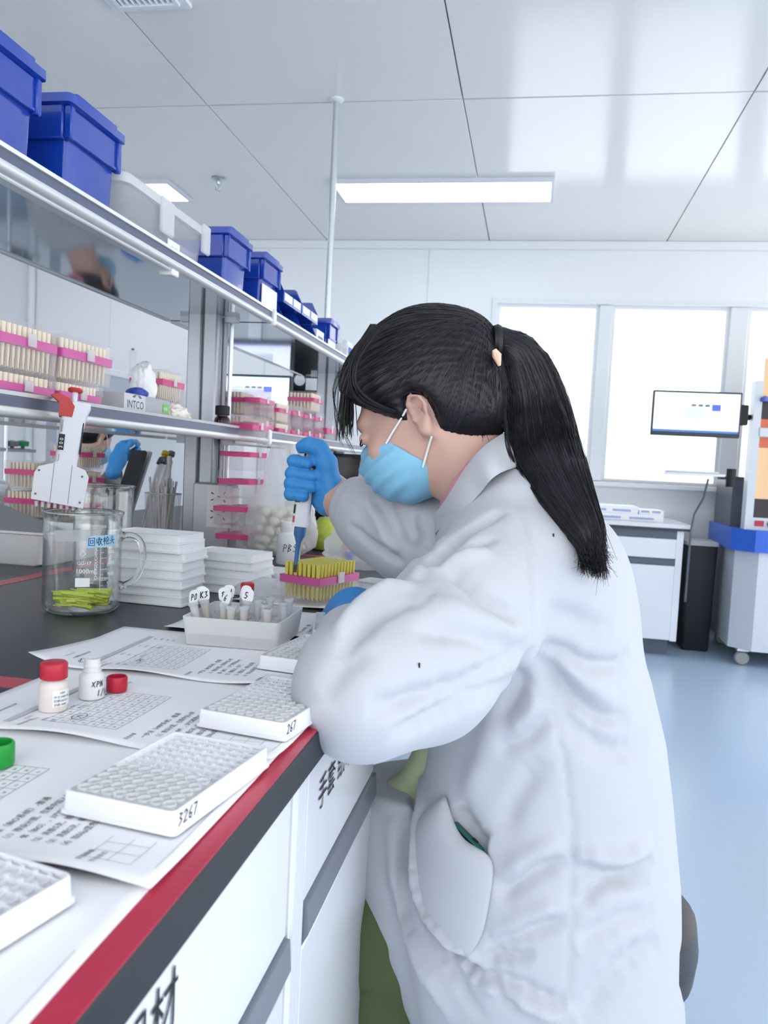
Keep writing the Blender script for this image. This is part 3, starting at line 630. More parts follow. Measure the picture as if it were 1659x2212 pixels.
# ---- multichannel pipette resting on the beaker rim
p0 = ony(126, 1106, 1.065)
mp = thing('multichannel_pipette', 'white multichannel pipette with a red plunger standing on the beaker rim', 'pipette', (p0.x, p0.y, ZB+BKH+0.001), rot=(radians(-4), radians(5), radians(30)))
M_mpw = mat('instrument_white', '#d9dde4', 0.4); M_mpr = mat('instrument_red', '#b8322f', 0.4)
hd = MB(); hd.loft([[(x, -0.012, z), (x, 0.012, z)] for x, z in []] or [[(x*1.0, y, z) for x, z in ((-0.037, 0.010), (0.033, 0.004), (0.036, 0.050), (0.030, 0.060), (0.010, 0.066), (-0.010, 0.066), (-0.032, 0.058), (-0.037, 0.048))] for y in (-0.012, -0.009, 0.010, 0.013)]); 
hd.obj('head', M_mpw, mp, 30)
for s in (-0.012, 0.012): MB().box(s-0.0003, s+0.0003, -0.0124, -0.0118, 0.008, 0.065).obj('seam', M_grey, mp)
for x, z in ((-0.031, 0.052), (0.027, 0.050), (-0.032, 0.018), (0.028, 0.012)): MB(Matrix.Translation((x, -0.0122, z)) @ Matrix.Rotation(pi/2, 4, 'X')).cyl((0, 0, 0), 0.0016, -0.0004, 0.0008, 10).obj('screw', M_grey, mp)
for k in range(8): MB().lathe([(0.0, 0.0), (0.0022, 0.0), (0.0030, 0.008)], 10, (-0.030+k*0.0083, 0, 0)).obj('nozzle', M_mpw, mp)
bd = MB(); bd.loft([[(x0+x, y, z) for x, y in rr_poly(-w_/2, w_/2, -0.011, 0.011, 0.006, 4)] for z, w_, x0 in ((0.064, 0.033, 0.002), (0.07, 0.031, 0.003), (0.12, 0.033, 0.005), (0.140, 0.035, 0.007), (0.150, 0.036, 0.010), (0.157, 0.026, 0.014))]); bd.obj('handle', M_mpw, mp, 40)
tr = MB(); tr.loft([[(x, y, z) for x, z in ((-0.014, 0.134), (0.004, 0.134), (0.006, 0.150), (-0.002, 0.161), (-0.016, 0.166), (-0.028, 0.163), (-0.016, 0.154))] for y in (-0.0118, 0.0118)]); tr.obj('tip_ejector', M_mpr, mp, 30)
MB().lathe([(0.0, 0.154), (0.004, 0.154), (0.004, 0.172), (0.0, 0.172)], 12, (0.004, 0, 0)).obj('plunger_rod', M_mpw, mp); MB().lathe([(0.0, 0.172), (0.0095, 0.172), (0.0105, 0.175), (0.009, 0.178), (0.0, 0.179)], 20, (0.004, 0, 0)).obj('plunger', M_mpr, mp)
MB().box(-0.0105, -0.0025, -0.0122, -0.0108, 0.085, 0.108).obj('display', M_ink, mp)
text_mesh('3 0 0', 0.0072, M_lab, 'display_digits', mp, frame((-0.0040, -0.0126, 0.0875), (0, 0, 1), (-1, 0, 0)))
text_mesh('FINNPIPETTE F3', 0.0042, M_ink, 'lettering', mp, frame((-0.0065, -0.0114, 0.111), (0, 0, 1), (-1, 0, 0)), xscale=0.6); text_mesh('Thermo', 0.0032, M_mpr, 'lettering', mp, frame((-0.0065, -0.0114, 0.068), (0, 0, 1), (-1, 0, 0)))
MB().box(0.0195, 0.0212, -0.010, -0.004, 0.082, 0.128).obj('grip_slot', M_ink, mp)
# ---- tip boxes
def tips_mesh(nx, ny, px, py, z0, z1, r, m, h0=None):
    b = MB(); 
    for i in range(nx):
        for j in range(ny):
            c = ((i-(nx-1)/2)*px, (j-(ny-1)/2)*py, 0)
            b.lathe([(r*0.35, z0), (r*0.8, z0+(z1-z0)*0.55), (r, z1-(z1-z0)*0.18), (r*1.08, z1)], 6, c, caps=True)
    return b.mesh('tips', m, 60)
TBW, TBL = 0.085, 0.122
def box_shell(z0, z1, ins, m, name, wall=0.0012, top=False, bottom=True):
    b = MB(); x, y = TBW/2-ins, TBL/2-ins
    if bottom: R_ = [(x-0.002, y-0.002, z0), (x, y, z1), (x-wall, y-wall, z1), (x-0.002-wall, y-0.002-wall, z0+wall)]
    else: R_ = [(x, y, z0), (x-0.0014, y-0.0014, z1), (x-0.0014-wall, y-0.0014-wall, z1-wall), (x-wall, y-wall, z0)]
    b.loft([[(px, py, z) for px, py in rr_poly(-a, a, -c, c, 0.004, 3)] for a, c, z in ([R_[0], R_[1], R_[2], R_[3]] if bottom else [R_[3], R_[2]])], caps=True) if bottom else b.loft([[(px, py, z) for px, py in rr_poly(-a, a, -c, c, 0.004, 3)] for a, c, z in (R_[0], R_[1])], caps=False)
    if not bottom: b.add([(px, py, z1) for px, py in rr_poly(-x+0.0014, x-0.0014, -y+0.0014, y-0.0014, 0.004, 3)], [tuple(range(16))])
    return b.mesh(name, m, 40)
sh_base = box_shell(0, 0.034, 0.002, M_box, 'base'); sh_lid = box_shell(0.046, 0.066, 0.0, M_box, 'lid', bottom=False)
def deck_mesh(m): return MB().rrect(-TBW/2+0.0018, TBW/2-0.0018, -TBL/2+0.0018, TBL/2-0.0018, [(0.033, 0.0005), (0.0455, 0)], 0.004, 3).mesh('deck', m, 40)
dk_pink, dk_mag = deck_mesh(M_pink), deck_mesh(M_magenta)
tipl_me = tips_mesh(7, 11, 0.0100, 0.0100, 0.004, 0.061, 0.0040, M_tip); latch_me = MB().box(TBW/2-0.001, TBW/2+0.0012, -0.008, 0.008, 0.034, 0.052, bev=0.0006).mesh('latch', clear_mat('latch_clear', '#f4f5f8', 0.2, 0.4))
def tip_box(label, x, y, z, rz=0.0, sc=(1, 1, 1), deck=None, tips=True, lid=True, grp=None):
    t = thing('tip_box', label, 'tip box', (x, y, z), rz, grp); t.scale = sc
    link('base', sh_base, t); link('deck', deck or dk_pink, t)
    if tips: o = link('tips', tipl_me, t); o['kind'] = 'stuff'
    if lid: link('lid', sh_lid, t)
    link('latch', latch_me, t)
    return t
# open box with tall yellow tips under the pipette
c0, c1 = Vector((-0.403, 1.247, 0)), Vector((-0.318, 1.214, 0)); rz = math.atan2(c1.y-c0.y, c1.x-c0.x); mid = (c0+c1)/2+Vector((-sin(rz), cos(rz), 0))*TBL/2
ob = tip_box('open tip box with rows of yellow tips on a pink tray under the pipette', mid.x, mid.y, ZB+0.0022, rz, tips=False, lid=False)
yt = tips_mesh(8, 12, 0.009, 0.009, 0.008, 0.066, 0.0036, M_tipy); yt.name = 'yellow_tips'; o = link('yellow_tips', yt, ob); o['kind'] = 'stuff'
MB().rrect(-TBW/2-0.003, TBW/2+0.003, -TBL/2-0.003, TBL/2+0.003, [(0.0335, 0.001), (0.035, 0)], 0.004, 3).obj('rim', M_box, ob)
for k in range(5):
    nm = ['bottom', 'second from the bottom', 'middle', 'second from the top', 'topmost'][k]
    tip_box('empty clear tip box with magenta tray, %s of five in the tower' % nm, -0.705+RND.uniform(-0.003, 0.003)-(0.012 if k < 2 else 0)+0.006*(k == 0), 1.895+RND.uniform(-0.004, 0.004), ZB+0.001+k*0.0668, RND.uniform(-0.06, 0.06)+0.05, deck=dk_mag, tips=False, grp='tower of empty tip boxes')
for k in range(4): tip_box('tip box %s in the stack right of the white pipette' % ['at the bottom', 'second from the bottom', 'third from the bottom', 'at the top'][k], -1.095, 1.80, ZB+0.001+k*0.0612, 0.05, (1, 1, 0.91), deck=dk_mag, grp='tip boxes on the far half of the bench')
for k in range(3): tip_box('tip box %s in the stack behind the white tray' % ['at the bottom', 'in the middle', 'at the top'][k], -1.165, 1.735, ZB+0.001+k*0.0668, -0.04, deck=dk_mag, grp='tip boxes on the far half of the bench')
# ---- translucent rack with labelled tubes
c0, c1 = onz(392, 1392, ZB+0.006), onz(600, 1409, ZB+0.006); rz = math.atan2(c1.y-c0.y, c1.x-c0.x); RW, RL, RHt = 0.122, 0.115, 0.034
mid = (c0+c1)/2+Vector((-sin(rz), cos(rz), 0))*RL/2
rk = thing('tube_rack', 'translucent white rack holding labelled sample tubes', 'tube rack', (mid.x, mid.y, ZB+0.0062), rz)
M_frost = clear_mat('frosted_polypropylene', '#fafafa', 0.4, 0.2); b = MB(); x, y = RW/2, RL/2
b.loft([[(px, py, z) for px, py in rr_poly(-x+i, x-i, -y+i, y-i, 0.005, 3)] for i, z in ((0.004, 0), (0.0, RHt), (0.002, RHt), (0.003, 0.014))]); b.obj('tray', M_frost, rk, 40)
dk = MB(); 
for k in range(9): yy = -y+0.008+k*(2*y-0.016)/8; dk.box(-x+0.003, x-0.003, yy-0.0012, yy+0.0012, 0.020, 0.022)
for k in range(9): xx = -x+0.008+k*(2*x-0.016)/8; dk.box(xx-0.0012, xx+0.0012, -y+0.003, y-0.003, 0.020, 0.022)
dk.obj('grid_deck', M_frost, rk, None)
tube_me = {}
def tube(label, lx, ly, kind, tiltx=0, tilty=0, txt=None, flag=False, liquid=None):
    w3 = Matrix.Translation(rk.location) @ Matrix.Rotation(rz, 4, 'Z') @ Vector((lx, ly, 0.0152))
    t = thing('sample_tube', label, 'tube', tuple(w3), rot=(tiltx, tilty, rz+RND.uniform(-0.6, 0.6)), group='sample tubes in the rack')
    MB().lathe([(0.0, 0.0), (0.0018, 0.0005), (0.0045, 0.014), (0.0053, 0.028), (0.0064, 0.0285), (0.0064, 0.0302), (0.0050, 0.0302), (0.0046, 0.0275), (0.0040, 0.014), (0.0012, 0.002)], 14).obj('vial', M_clearp, t)
    if liquid: MB().lathe([(0.0, 0.001), (0.0012, 0.0016), (0.0038, 0.013), (0.0044, 0.024), (0.0, 0.024)], 12).obj('liquid', liquid, t)
    cp_ = MB(); cp_.lathe([(0.0, 0.0302), (0.0062, 0.0302), (0.0064, 0.0322), (0.0, 0.0324)], 14); c_ = cp_.obj('lid', M_clearp, t)
    if flag:
        fl = MB(Matrix.Translation((0, 0, 0.030)) @ Matrix.Rotation(-0.35, 4, 'X')); fl.loft([[(px, z, py+0.009) for px, py in rr_poly(-0.0075, 0.0075, -0.009, 0.009, 0.006, 4)] for z in (-0.0002, 0.0002)]); f_ = fl.obj('flag_label', M_lab, t)
        if txt: hand(txt, 0.0075, 0.0011, M_ink, f_, Matrix.Translation((0, 0, 0.030)) @ Matrix.Rotation(-0.35, 4, 'X') @ frame((-0.004, -0.0005, 0.005), (1, 0, 0), (0, 0, 1)))
    elif txt:
        hand(txt, 0.006, 0.0008, M_ink, c_, frame((-0.0045, -0.003, 0.0327), (1, 0, 0), (0, 1, 0)))
    return t
M_or = mat('orange_liquid', '#d9952f', 0.3); M_yl = mat('yellow_liquid', '#d9c24a', 0.3); M_sal = mat('salmon_liquid', '#c98a72', 0.3)
fl = [(-0.050, -0.030, 'P0', -0.5), (-0.046, -0.008, 'K3', -0.35), (-0.050, 0.012, 'A', -0.6), (-0.030, 0.020, '11', 0.0), (-0.012, 0.026, '15', 0.15), (-0.026, 0.000, '8', -0.1), (-0.020, -0.022, '6', 0.1), (-0.004, 0.004, '5', 0.25)]
wd_ = ['leftmost front', 'left middle', 'left rear', 'standing tallest', 'second tallest', 'in the cluster centre', 'at the cluster front', 'at the right end of the cluster']
for k, (x_, y_, tx, ti) in enumerate(fl): tube('tube with a white flag label, %s in the rack' % wd_[k], x_, y_, 0, 0.05, ti*0.5, tx, True, [None, M_yl, None, None, M_or, M_or, M_yl, M_or][k])
for k, (x_, y_, tx, lq, lb) in enumerate([(0.010, -0.036, '2', M_sal, 'capped tube at the front centre of the rack'), (0.028, -0.012, 'X5', None, 'capped tube in the middle of the right half of the rack'), (0.040, -0.040, '3A', M_sal, 'capped tube with a red marked lid at the front right of the rack'), (0.047, 0.010, '28', None, 'capped tube with black scribble at the right of the rack'), (0.020, 0.036, 'B', None, 'capped tube at the rear of the rack'), (0.045, 0.040, 'S1', None, 'capped tube in the rear right corner of the rack'), (-0.006, -0.040, 'P', M_or, 'capped orange tube at the front left of the rack'), (0.012, 0.012, '7', None, 'capped tube at the very centre of the rack')]):
    tube(lb, x_, y_, 1, RND.uniform(-0.05, 0.05), RND.uniform(-0.05, 0.05), tx, False, lq)
# ---- white tray with a grey pad, at the left picture edge
t = thing('plastic_tray', 'white plastic tray at the left picture edge', 'tray', (-1.085, 1.52, ZB), 0.0); b = MB(); x, y = 0.165, 0.115
b.loft([[(px, py, z) for px, py in rr_poly(-x+i, x-i, -y+i, y-i, 0.02, 5)] for i, z in ((0.016, 0), (0.012, 0.004), (0.002, 0.062), (-0.004, 0.064), (-0.004, 0.068), (0.004, 0.068), (0.016, 0.006))]); b.obj('basin', mat('tray_white', '#e9eaec', 0.4), t)
t = thing('grey_pad', 'grey foam pad leaning in the white tray', 'foam pad', (-1.09, 1.53, ZB+0.045), rot=(0.12, radians(18), 0.0)); MB().box(-0.13, 0.13, -0.09, 0.09, 0, 0.022, bev=0.003).obj('foam', mat('grey_foam', '#9a9da4', 0.9, var=0.1, nscale=300, bump=0.3, bscale=600), t)
# ---- pipettes in a slanted stand on the far half of the bench
A = onx(226, 1112, -1.0); Bp = onx(283, 985, -1.0)
stn = thing('pipette_stand', 'slanted black pipette stand with clear bar behind the beakers', 'pipette stand', (-1.062, 1.975, ZB)); dY = 0.20; 
MB().box(-0.045, 0.045, -0.10, 0.11, 0, 0.012, bev=0.003).obj('foot', M_ink, stn)
def slab(x0, x1, y0, z0, y1, z1, th):
    d = Vector((0, y1-y0, z1-z0)).normalized(); n = Vector((0, -d.z, d.y))*th
    return [[(x, y0, z0), (x, y0+n.y, z0+n.z), (x, y1+n.y, z1+n.z), (x, y1, z1)] for x in (x0, x1)]
MB().loft(slab(-0.012, 0.028, -0.075, 0.010, 0.060, 0.232, 0.012)).obj('back_plate', mat('black_bar', '#24272c', 0.4), stn, 30); MB().loft(slab(-0.012, 0.028, -0.045, 0.010, 0.090, 0.232, 0.010)).obj('clear_bar', mat('grey_bar', '#b4bac0', 0.3), stn, 30)
for k, (dy, cm) in enumerate(((0.03, 'yellow'), (0.062, 'grey'))):
    p = thing('pipette', 'white pipette with a %s knob leaning in the slanted stand' % cm, 'pipette', (-1.036, 1.975+dy*1.25, ZB+0.012), rot=(-math.atan2(0.135, 0.222), 0, 0))
    MB().lathe([(0.0, 0.0), (0.004, 0.002), (0.006, 0.08), (0.0105, 0.10), (0.0125, 0.20), (0.011, 0.235), (0.0, 0.237)], 16).obj('barrel', mat('pale_barrel', '#dfe2e6', 0.35), p)
    MB().tube([(0.0, -0.012, 0.222), (0.012, -0.03, 0.226), (0.016, -0.045, 0.215), (0.016, -0.05, 0.195)], 0.005, 8).obj('finger_hook', M_grey, p)
    MB().lathe([(0.0, 0.237), (0.005, 0.237), (0.005, 0.250), (0.010, 0.252), (0.010, 0.264), (0.0, 0.266)], 14).obj('knob', mat('knob_'+cm, '#b8a23a' if cm == 'yellow' else '#5d646a', 0.4), p)
# ---- jar of plastic sticks
jr = thing('measuring_jar', 'clear plastic jar of white plastic sticks beside the socket', 'jar', (-0.955, 1.975, ZB)); MB().lathe([(0.0, 0.002), (0.042, 0.002), (0.044, 0.006), (0.047, 0.128), (0.045, 0.128), (0.042, 0.008), (0.0, 0.006)], 30).obj('wall', M_box, jr); MB().tube([(0.046*cos(a), 0.046*sin(a), 0.128) for a in np.linspace(0, 2*pi, 30, endpoint=False)], 0.0018, 6, closed=True).obj('rim', M_clearp, jr)
sk_me = MB().lathe([(0.0, 0), (0.0022, 0), (0.0026, 0.15), (0.0034, 0.152), (0.0034, 0.165), (0.0, 0.165)], 7, caps=False).mesh('stick_body', mat('stick_white', '#e6e9ea', 0.4), 60)
for k in range(30):
    a, rr = RND.uniform(0, 2*pi), 0.034*math.sqrt(RND.random()); o = link('plastic_stick', sk_me); o.location = (-0.955+rr*cos(a)*0.8, 1.975+rr*sin(a)*0.8, ZB+0.009); o.rotation_euler = (RND.uniform(-0.1, 0.1), RND.uniform(-0.1, 0.1), 0); o.scale = (1, 1, RND.uniform(0.8, 1.0))
    tag(o, 'white plastic stick standing in the clear jar beside the socket', 'stick', 'plastic sticks in the jar')
o = link('plastic_stick', sk_me); o.location = (-0.945, 1.985, ZB+0.009); o.scale = (2.0, 2.0, 1.32); tag(o, 'tallest and thickest white stick rising from the clear jar', 'stick', 'plastic sticks in the jar')
# ------------------------------------------------------------------ things on the shelf rack
ZUT, ZLT = ZU+0.0102, ZL+0.0102
M_blue = mat('blue_crate', '#173fa6', 0.2, var=0.05, nscale=12, bump=0.03, bscale=60, coat=0.4)
M_card = mat('label_card', '#eef2fb', 0.5)
def crate_parts(L, W, H):
    """L along y (front), W along x, H up; front faces +x"""
    b = MB(); x, y = W/2, L/2; tp = 0.008; z1 = H*0.50
    b.loft([[(px, py, z) for px, py in rr_poly(-x+i, x-i, -y+i, y-i, 0.008, 3)] for i, z in ((tp+0.006, 0), (tp, H-0.001), (tp+0.003, H-0.001), (tp+0.009, 0.004))])
    body = b.mesh('body', M_blue, 40)
    f = MB(); o = 0.004
    # stiffening skirt below the rim with end ribs, on all four sides
    f.loft([[(px, py, z) for px, py in rr_poly(-x+i, x-i, -y+i, y-i, 0.008, 3)] for i, z in ((tp, H-0.018), (0.001, H-0.016), (-0.004, H-0.014), (-0.004, H-0.001), (-0.002, H), (tp-0.001, H))], caps=False)
    flange = f.mesh('rim', M_blue, 40)
    p = MB()
    p.box(x-tp-0.004, x+0.0005, -y+0.004, -y+0.016, H-0.066, H-0.016, bev=0.002); p.box(x-tp-0.004, x+0.0005, y-0.016, y-0.004, H-0.066, H-0.016, bev=0.002)
    p.box(x-tp-0.004, x-0.002, -y+0.016, y-0.016, H-0.064, H-0.058, bev=0.001); p.box(x-tp-0.004, x-0.004, -y+0.016, y-0.016, H-0.060, H-0.018)
    rib = p.mesh('front_panel', M_blue, 40)
    q = MB(); q.box(-x+0.01, x-0.012, -y+0.0005, -y+tp+0.004, H-0.066, H-0.016, bev=0.002); side = q.mesh('side_panel', M_blue, 40)
    l = MB(); l.rrect(-x-0.002, x+0.001, -y+0.020, y-0.020, [(H, 0), (H+0.006, 0), (H+0.008, 0.003)], 0.004, 3); lid = l.mesh('lid', M_blue, 40)
    c = MB()
    for sy in (-1, 1): c.box(-0.018, 0.018, sy*(y+0.001)-0.006, sy*(y+0.001)+0.006, H-0.008, H+0.012, bev=0.002)
    return [('body', body), ('rim', flange), ('front_panel', rib), ('side_panel', side), ('lid', lid), ('clip', None)], (x, y, H)
def crate(label, yc, L=0.150, W=0.19, H=0.170, card=False, xf=-0.722):
    parts, (x, y, H) = crate_parts(L, W, H); t = thing('blue_crate', label, 'storage crate', (xf-x, yc, ZUT), 0, 'blue crates on the top shelf')
    for n, me in parts:
        if me is not None: link(n, me, t)
    for s in (-1, 1): MB().box(-0.045, -0.010, s*(y+0.002)-0.006, s*(y+0.002)+0.006, H-0.006, H+0.012, bev=0.003).obj('clip', M_milk, t)
    if card: MB().box(x-0.0085, x-0.0065, -y+0.014, y-0.014, 0.004, H*0.55).obj('card', M_card, t)
crate('blue crate at the left picture edge, highest in view on the top shelf', 1.000, L=0.155)
crate('blue crate between the left picture edge and the clear lidded bin', 1.222, L=0.160)
crate('blue crate directly right of the clear lidded bin', 1.860, L=0.155, H=0.160)
crate('blue crate with a white front card beside the small parts bins', 2.105, L=0.150, H=0.168, card=True)
# clear lidded bin with odds and ends
t = thing('clear_bin', 'clear plastic bin with a white lid on the top shelf', 'storage bin', (-0.82, 1.492, ZUT)); x, y = 0.095, 0.165
t.scale = (1, 1.06, 1.13); M_bin = clear_mat('bin_plastic', '#f6f7fa', 0.1, 0.88, graze=0.15); b = MB(); b.loft([[(px, py, z) for px, py in rr_poly(-x+i, x-i, -y+i, y-i, 0.02, 4)] for i, z in ((0.012, 0), (0.002, 0.092), (0.0045, 0.092), (0.014, 0.004))]); b.obj('tub', M_bin, t)
b = MB(); b.rrect(-x-0.006, x+0.006, -y-0.008, y+0.008, [(0.088, 0), (0.102, 0), (0.110, 0.012), (0.113, 0.03)], 0.022, 5); b.obj('lid', clear_mat('bin_lid', '#f4f5f6', 0.3, 0.15), t)
MB().box(x+0.003, x+0.011, -0.05, 0.0, 0.045, 0.104, bev=0.003).obj('clasp', clear_mat('bin_clasp', '#f2f3f5', 0.25, 0.3), t)
MB().box(x+0.003, x+0.012, y-0.035, y-0.002, 0.055, 0.108, bev=0.003).obj('clasp', clear_mat('bin_clasp', '#f2f3f5', 0.25, 0.3), t)
MB().box(x-0.0085, x-0.007, 0.02, 0.125, 0.012, 0.05).obj('label_frame', M_bin, t)
lbx = MB().box(x-0.0072, x-0.0055, 0.005, 0.055, 0.006, 0.048).obj('brand_label', M_lab, t)
text_mesh('NEXTX-96', 0.012, M_printl, 'lettering', lbx, frame((x-0.0048, 0.010, 0.030), (0, 1, 0), (0, 0, 1))); MB().box(x-0.0052, x-0.0046, 0.010, 0.048, 0.010, 0.013).obj('blue_line', mat('blue_print', '#4a86c8', 0.6), lbx)
t = thing('grey_bag', 'crumpled dark grey bag inside the clear lidded bin', 'bag', (-0.825, 1.38, ZUT+0.0045)); 
rr_ = random.Random(5); bm_ = bmesh.new(); bmesh.ops.create_icosphere(bm_, subdivisions=3, radius=1.0)
for v in bm_.verts: v.co *= 1+0.22*sin(7*v.co.x+2*v.co.y)*sin(6*v.co.z+1)*1.2; v.co.x *= 0.055; v.co.y *= 0.05; v.co.z = max(v.co.z*0.035+0.035, 0)
me = bpy.data.meshes.new('crumpled_bag'); bm_.to_mesh(me); bm_.free(); me.materials.append(mat('grey_film', '#6b7380', 0.35)); link('crumpled_bag', me, t)
for k, (yy, hh, cc, lb) in enumerate(((1.47, 0.055, '#e7e9ec', 'white carton inside the clear lidded bin'), (1.56, 0.04, '#cfd6dd', 'pale grey carton at the right end inside the clear lidded bin'))):
    t = thing('carton', lb, 'carton', (-0.83, yy, ZUT+0.0045)); MB().box(-0.06, 0.055, -0.035, 0.035, 0, hh, bev=0.002).obj('box', mat('carton_%d' % k, cc, 0.6), t); MB().box(-0.06, 0.055, -0.0015, 0.0015, hh, hh+0.0006).obj('flap_seam', M_printl, t)
# open-front parts bins further along
def parts_bin(label, yc, z, L=0.17, W=0.13, H=0.075, front=True):
    t = thing('parts_bin', label, 'parts bin', (-0.72-W/2, yc, z), 0, 'small bins on the top shelf'); x, y = W/2, L/2
    b = MB(); b.box(-x, x, -y, y, 0, 0.003); b.box(-x, -x+0.003, -y, y, 0.003, H)
    for s in (-1, 1):
        yy = s*(y-0.0015); P = [(-x+0.003, 0.003), (x, 0.003), (x, H*0.45), (x-0.02, H), (-x+0.003, H)]
        b.loft([[(px, yy-0.0015, pz) for px, pz in P], [(px, yy+0.0015, pz) for px, pz in P]])
    b.obj('bin_shell', M_blue, t, None)
    MB().box(x-0.003, x, -y+0.003, y-0.003, 0.003, H*0.42).obj('bin_front', M_blue, t)
    for k in (-1, 1): MB().box(x, x+0.0015, k*y*0.5-0.036, k*y*0.5+0.036, 0.006, H*0.40).obj('card', M_card, t)
    return t
parts_bin('lower blue parts bin beside the carded blue crate', 2.285, ZUT, 0.17); parts_bin('upper blue parts bin stacked beside the carded blue crate', 2.285, ZUT+0.0755, 0.17, H=0.07)
parts_bin('lower blue parts bin in front of the service pole', 2.47, ZUT, 0.18); parts_bin('upper blue parts bin stacked in front of the service pole', 2.47, ZUT+0.0755, 0.18, H=0.07)
def film_blob(name, label, cat, loc, sx, sy, sz, m, seed=1, base=True, sub=4, amp=0.2, fr=5.0):
    t = thing(name, label, cat, loc); bm_ = bmesh.new(); bmesh.ops.create_icosphere(bm_, subdivisions=sub, radius=1.0); r = np.random.RandomState(seed); fs = [(r.normal(size=3)*fr*(1+0.5*k), r.uniform(0, 6), 1/(1+0.6*k)) for k in range(6)]
    for v in bm_.verts:
        p = np.array(v.co); n = sum(w_*(abs(sin(float(p@f_)+ph))-0.5) for f_, ph, w_ in fs); v.co *= 1+amp*n*0.5
        v.co.x *= sx; v.co.y *= sy; v.co.z = max(-0.55, v.co.z) ; v.co.z = (v.co.z+0.55)*sz
    me = bpy.data.meshes.new('film'); bm_.to_mesh(me); bm_.free(); me.materials.append(m)
    for p in me.polygons: p.use_smooth = seed % 2 == 0
    link('film', me, t); return t
M_film = clear_mat('clear_film', '#f8f9fb', 0.08, 0.66, graze=0.5)
t = thing('white_carton', 'white carton beside the parts bins near the service pole', 'carton', (-0.79, 2.64, ZUT)); MB().box(-0.06, 0.06, -0.045, 0.045, 0, 0.07, bev=0.002).obj('box', M_card, t); MB().box(0.06, 0.0605, -0.03, 0.03, 0.03, 0.05).obj('label', M_printl, t)
crate('small blue crate with a white front card in front of the service pole', 2.79, L=0.13, W=0.13, H=0.125, card=True)
film_blob('film_bundle', 'bundle of clear film on the shelf just behind the head', 'plastic bundle', (-0.79, 2.95, ZUT), 0.07, 0.075, 0.085, M_film, 3, amp=0.3)
t = thing('white_carton', 'white carton on the top shelf nearest the hair', 'carton', (-0.79, 3.08, ZUT)); MB().box(-0.06, 0.06, -0.045, 0.045, 0, 0.10, bev=0.002).obj('box', M_card, t); MB().box(0.06, 0.0605, -0.03, 0.03, 0.05, 0.08).obj('label', mat('blue_print2', '#4a66b8', 0.6), t)
# ---- lower tier: tip boxes
g1 = 'tip boxes on the lower shelf left of the post'
def shelf_box(label, y0, y1, z0, z1, xf=-0.725, grp=g1, deck=None, w=0.10, **k):
    return tip_box(label, xf-w/2, (y0+y1)/2, z0, 0, (w/TBW, (y1-y0)/TBL, (z1-z0)/0.066), deck, grp=grp, **k)
shelf_box('large tip box on the upper row at the left picture edge', 0.995, 1.138, ZLT+0.0585, 1.162); shelf_box('large tip box on the upper row beside the edge one, right end', 1.146, 1.300, ZLT+0.0585, 1.162)
shelf_box('tip box on the lower row at the left picture edge', 0.985, 1.128, ZLT, 1.0905, xf=-0.722); shelf_box('tip box on the lower row behind the red plunger', 1.137, 1.262, ZLT, 1.0905, xf=-0.722)
# glove carton with gloves pulled out
t = thing('glove_carton', 'grey glove carton with a green tab on the lower shelf', 'glove carton', (-0.775, 1.425, ZLT), 0.0); 
M_gc = mat('glove_carton_grey', '#a9acb4', 0.5); b = MB(); b.box(-0.05, 0.05, -0.092, 0.092, 0, 0.056, bev=0.0015); b.obj('carton', M_gc, t)
MB().box(-0.0498, 0.0506, -0.0925, -0.012, 0.001, 0.0555).obj('pale_panel', mat('glove_carton_pale', '#c9cad2', 0.5), t)
text_mesh('INTCO', 0.020, M_print, 'lettering', t, frame((0.0508, -0.082, 0.030), (0, 1, 0), (0, 0, 1))); gt = MB().box(0.0502, 0.0508, 0.06, 0.085, 0.030, 0.047).obj('green_tab', mat('green_print', '#6cc04a', 0.5), t); text_mesh('NBR', 0.009, M_lab, 'lettering', gt, frame((0.0511, 0.0625, 0.035), (0, 1, 0), (0, 0, 1)))
for a in np.linspace(0.15, pi-0.15, 7): MB().tube([(0.0506, -0.045+0.008*cos(a), 0.050+0.004*sin(a)), (0.0506, -0.045+0.017*cos(a), 0.050+0.005*sin(a))], 0.0008, 4).obj('sun_mark', M_print, t)
film_blob('tissue', 'white tissue pulled up from the glove carton', 'tissue', (-0.775, 1.50, ZLT+0.0565), 0.022, 0.028, 0.045, mat('tissue_white', '#eef0f3', 0.9), 4, amp=0.35)
film_blob('blue_glove', 'blue glove fold peeking out of the glove carton', 'glove', (-0.765, 1.455, ZLT+0.0565), 0.02, 0.022, 0.012, mat('blue_nitrile_fold', '#3550a8', 0.5), 3, sub=3)
film_blob('cream_bag', 'small cream plastic bag right of the glove carton', 'bag', (-0.755, 1.60, ZLT), 0.03, 0.05, 0.035, mat('cream_film', '#efe6dc', 0.4), 5, amp=0.25)
for k in range(2): shelf_box('tip box with magenta tray %s in the pair before the grey post' % ['below', 'above'][k], 1.640, 1.755, ZLT+0.0668*k, ZLT+0.0663*(k+1), xf=-0.80, w=0.085, deck=dk_mag)
# amber bottle
t = thing('amber_bottle', 'dark brown bottle with a black ribbed cap in front of the post', 'bottle', (-0.728, 1.80, ZLT)); MB().lathe([(0.0, 0), (0.0175, 0), (0.019, 0.002), (0.019, 0.034), (0.017, 0.04), (0.0125, 0.044), (0.0125, 0.050)], 26).obj('body', mat('amber_glass', '#2a1518', 0.12), t); o = link('cap', cap_mesh(0.0165, 0.022, M_ink), t); o.location = (0, 0, 0.047); wrap_patch('red_label', 0.018, 0.012, 0.019, radians(-75), 0.008, M_redcap, t)
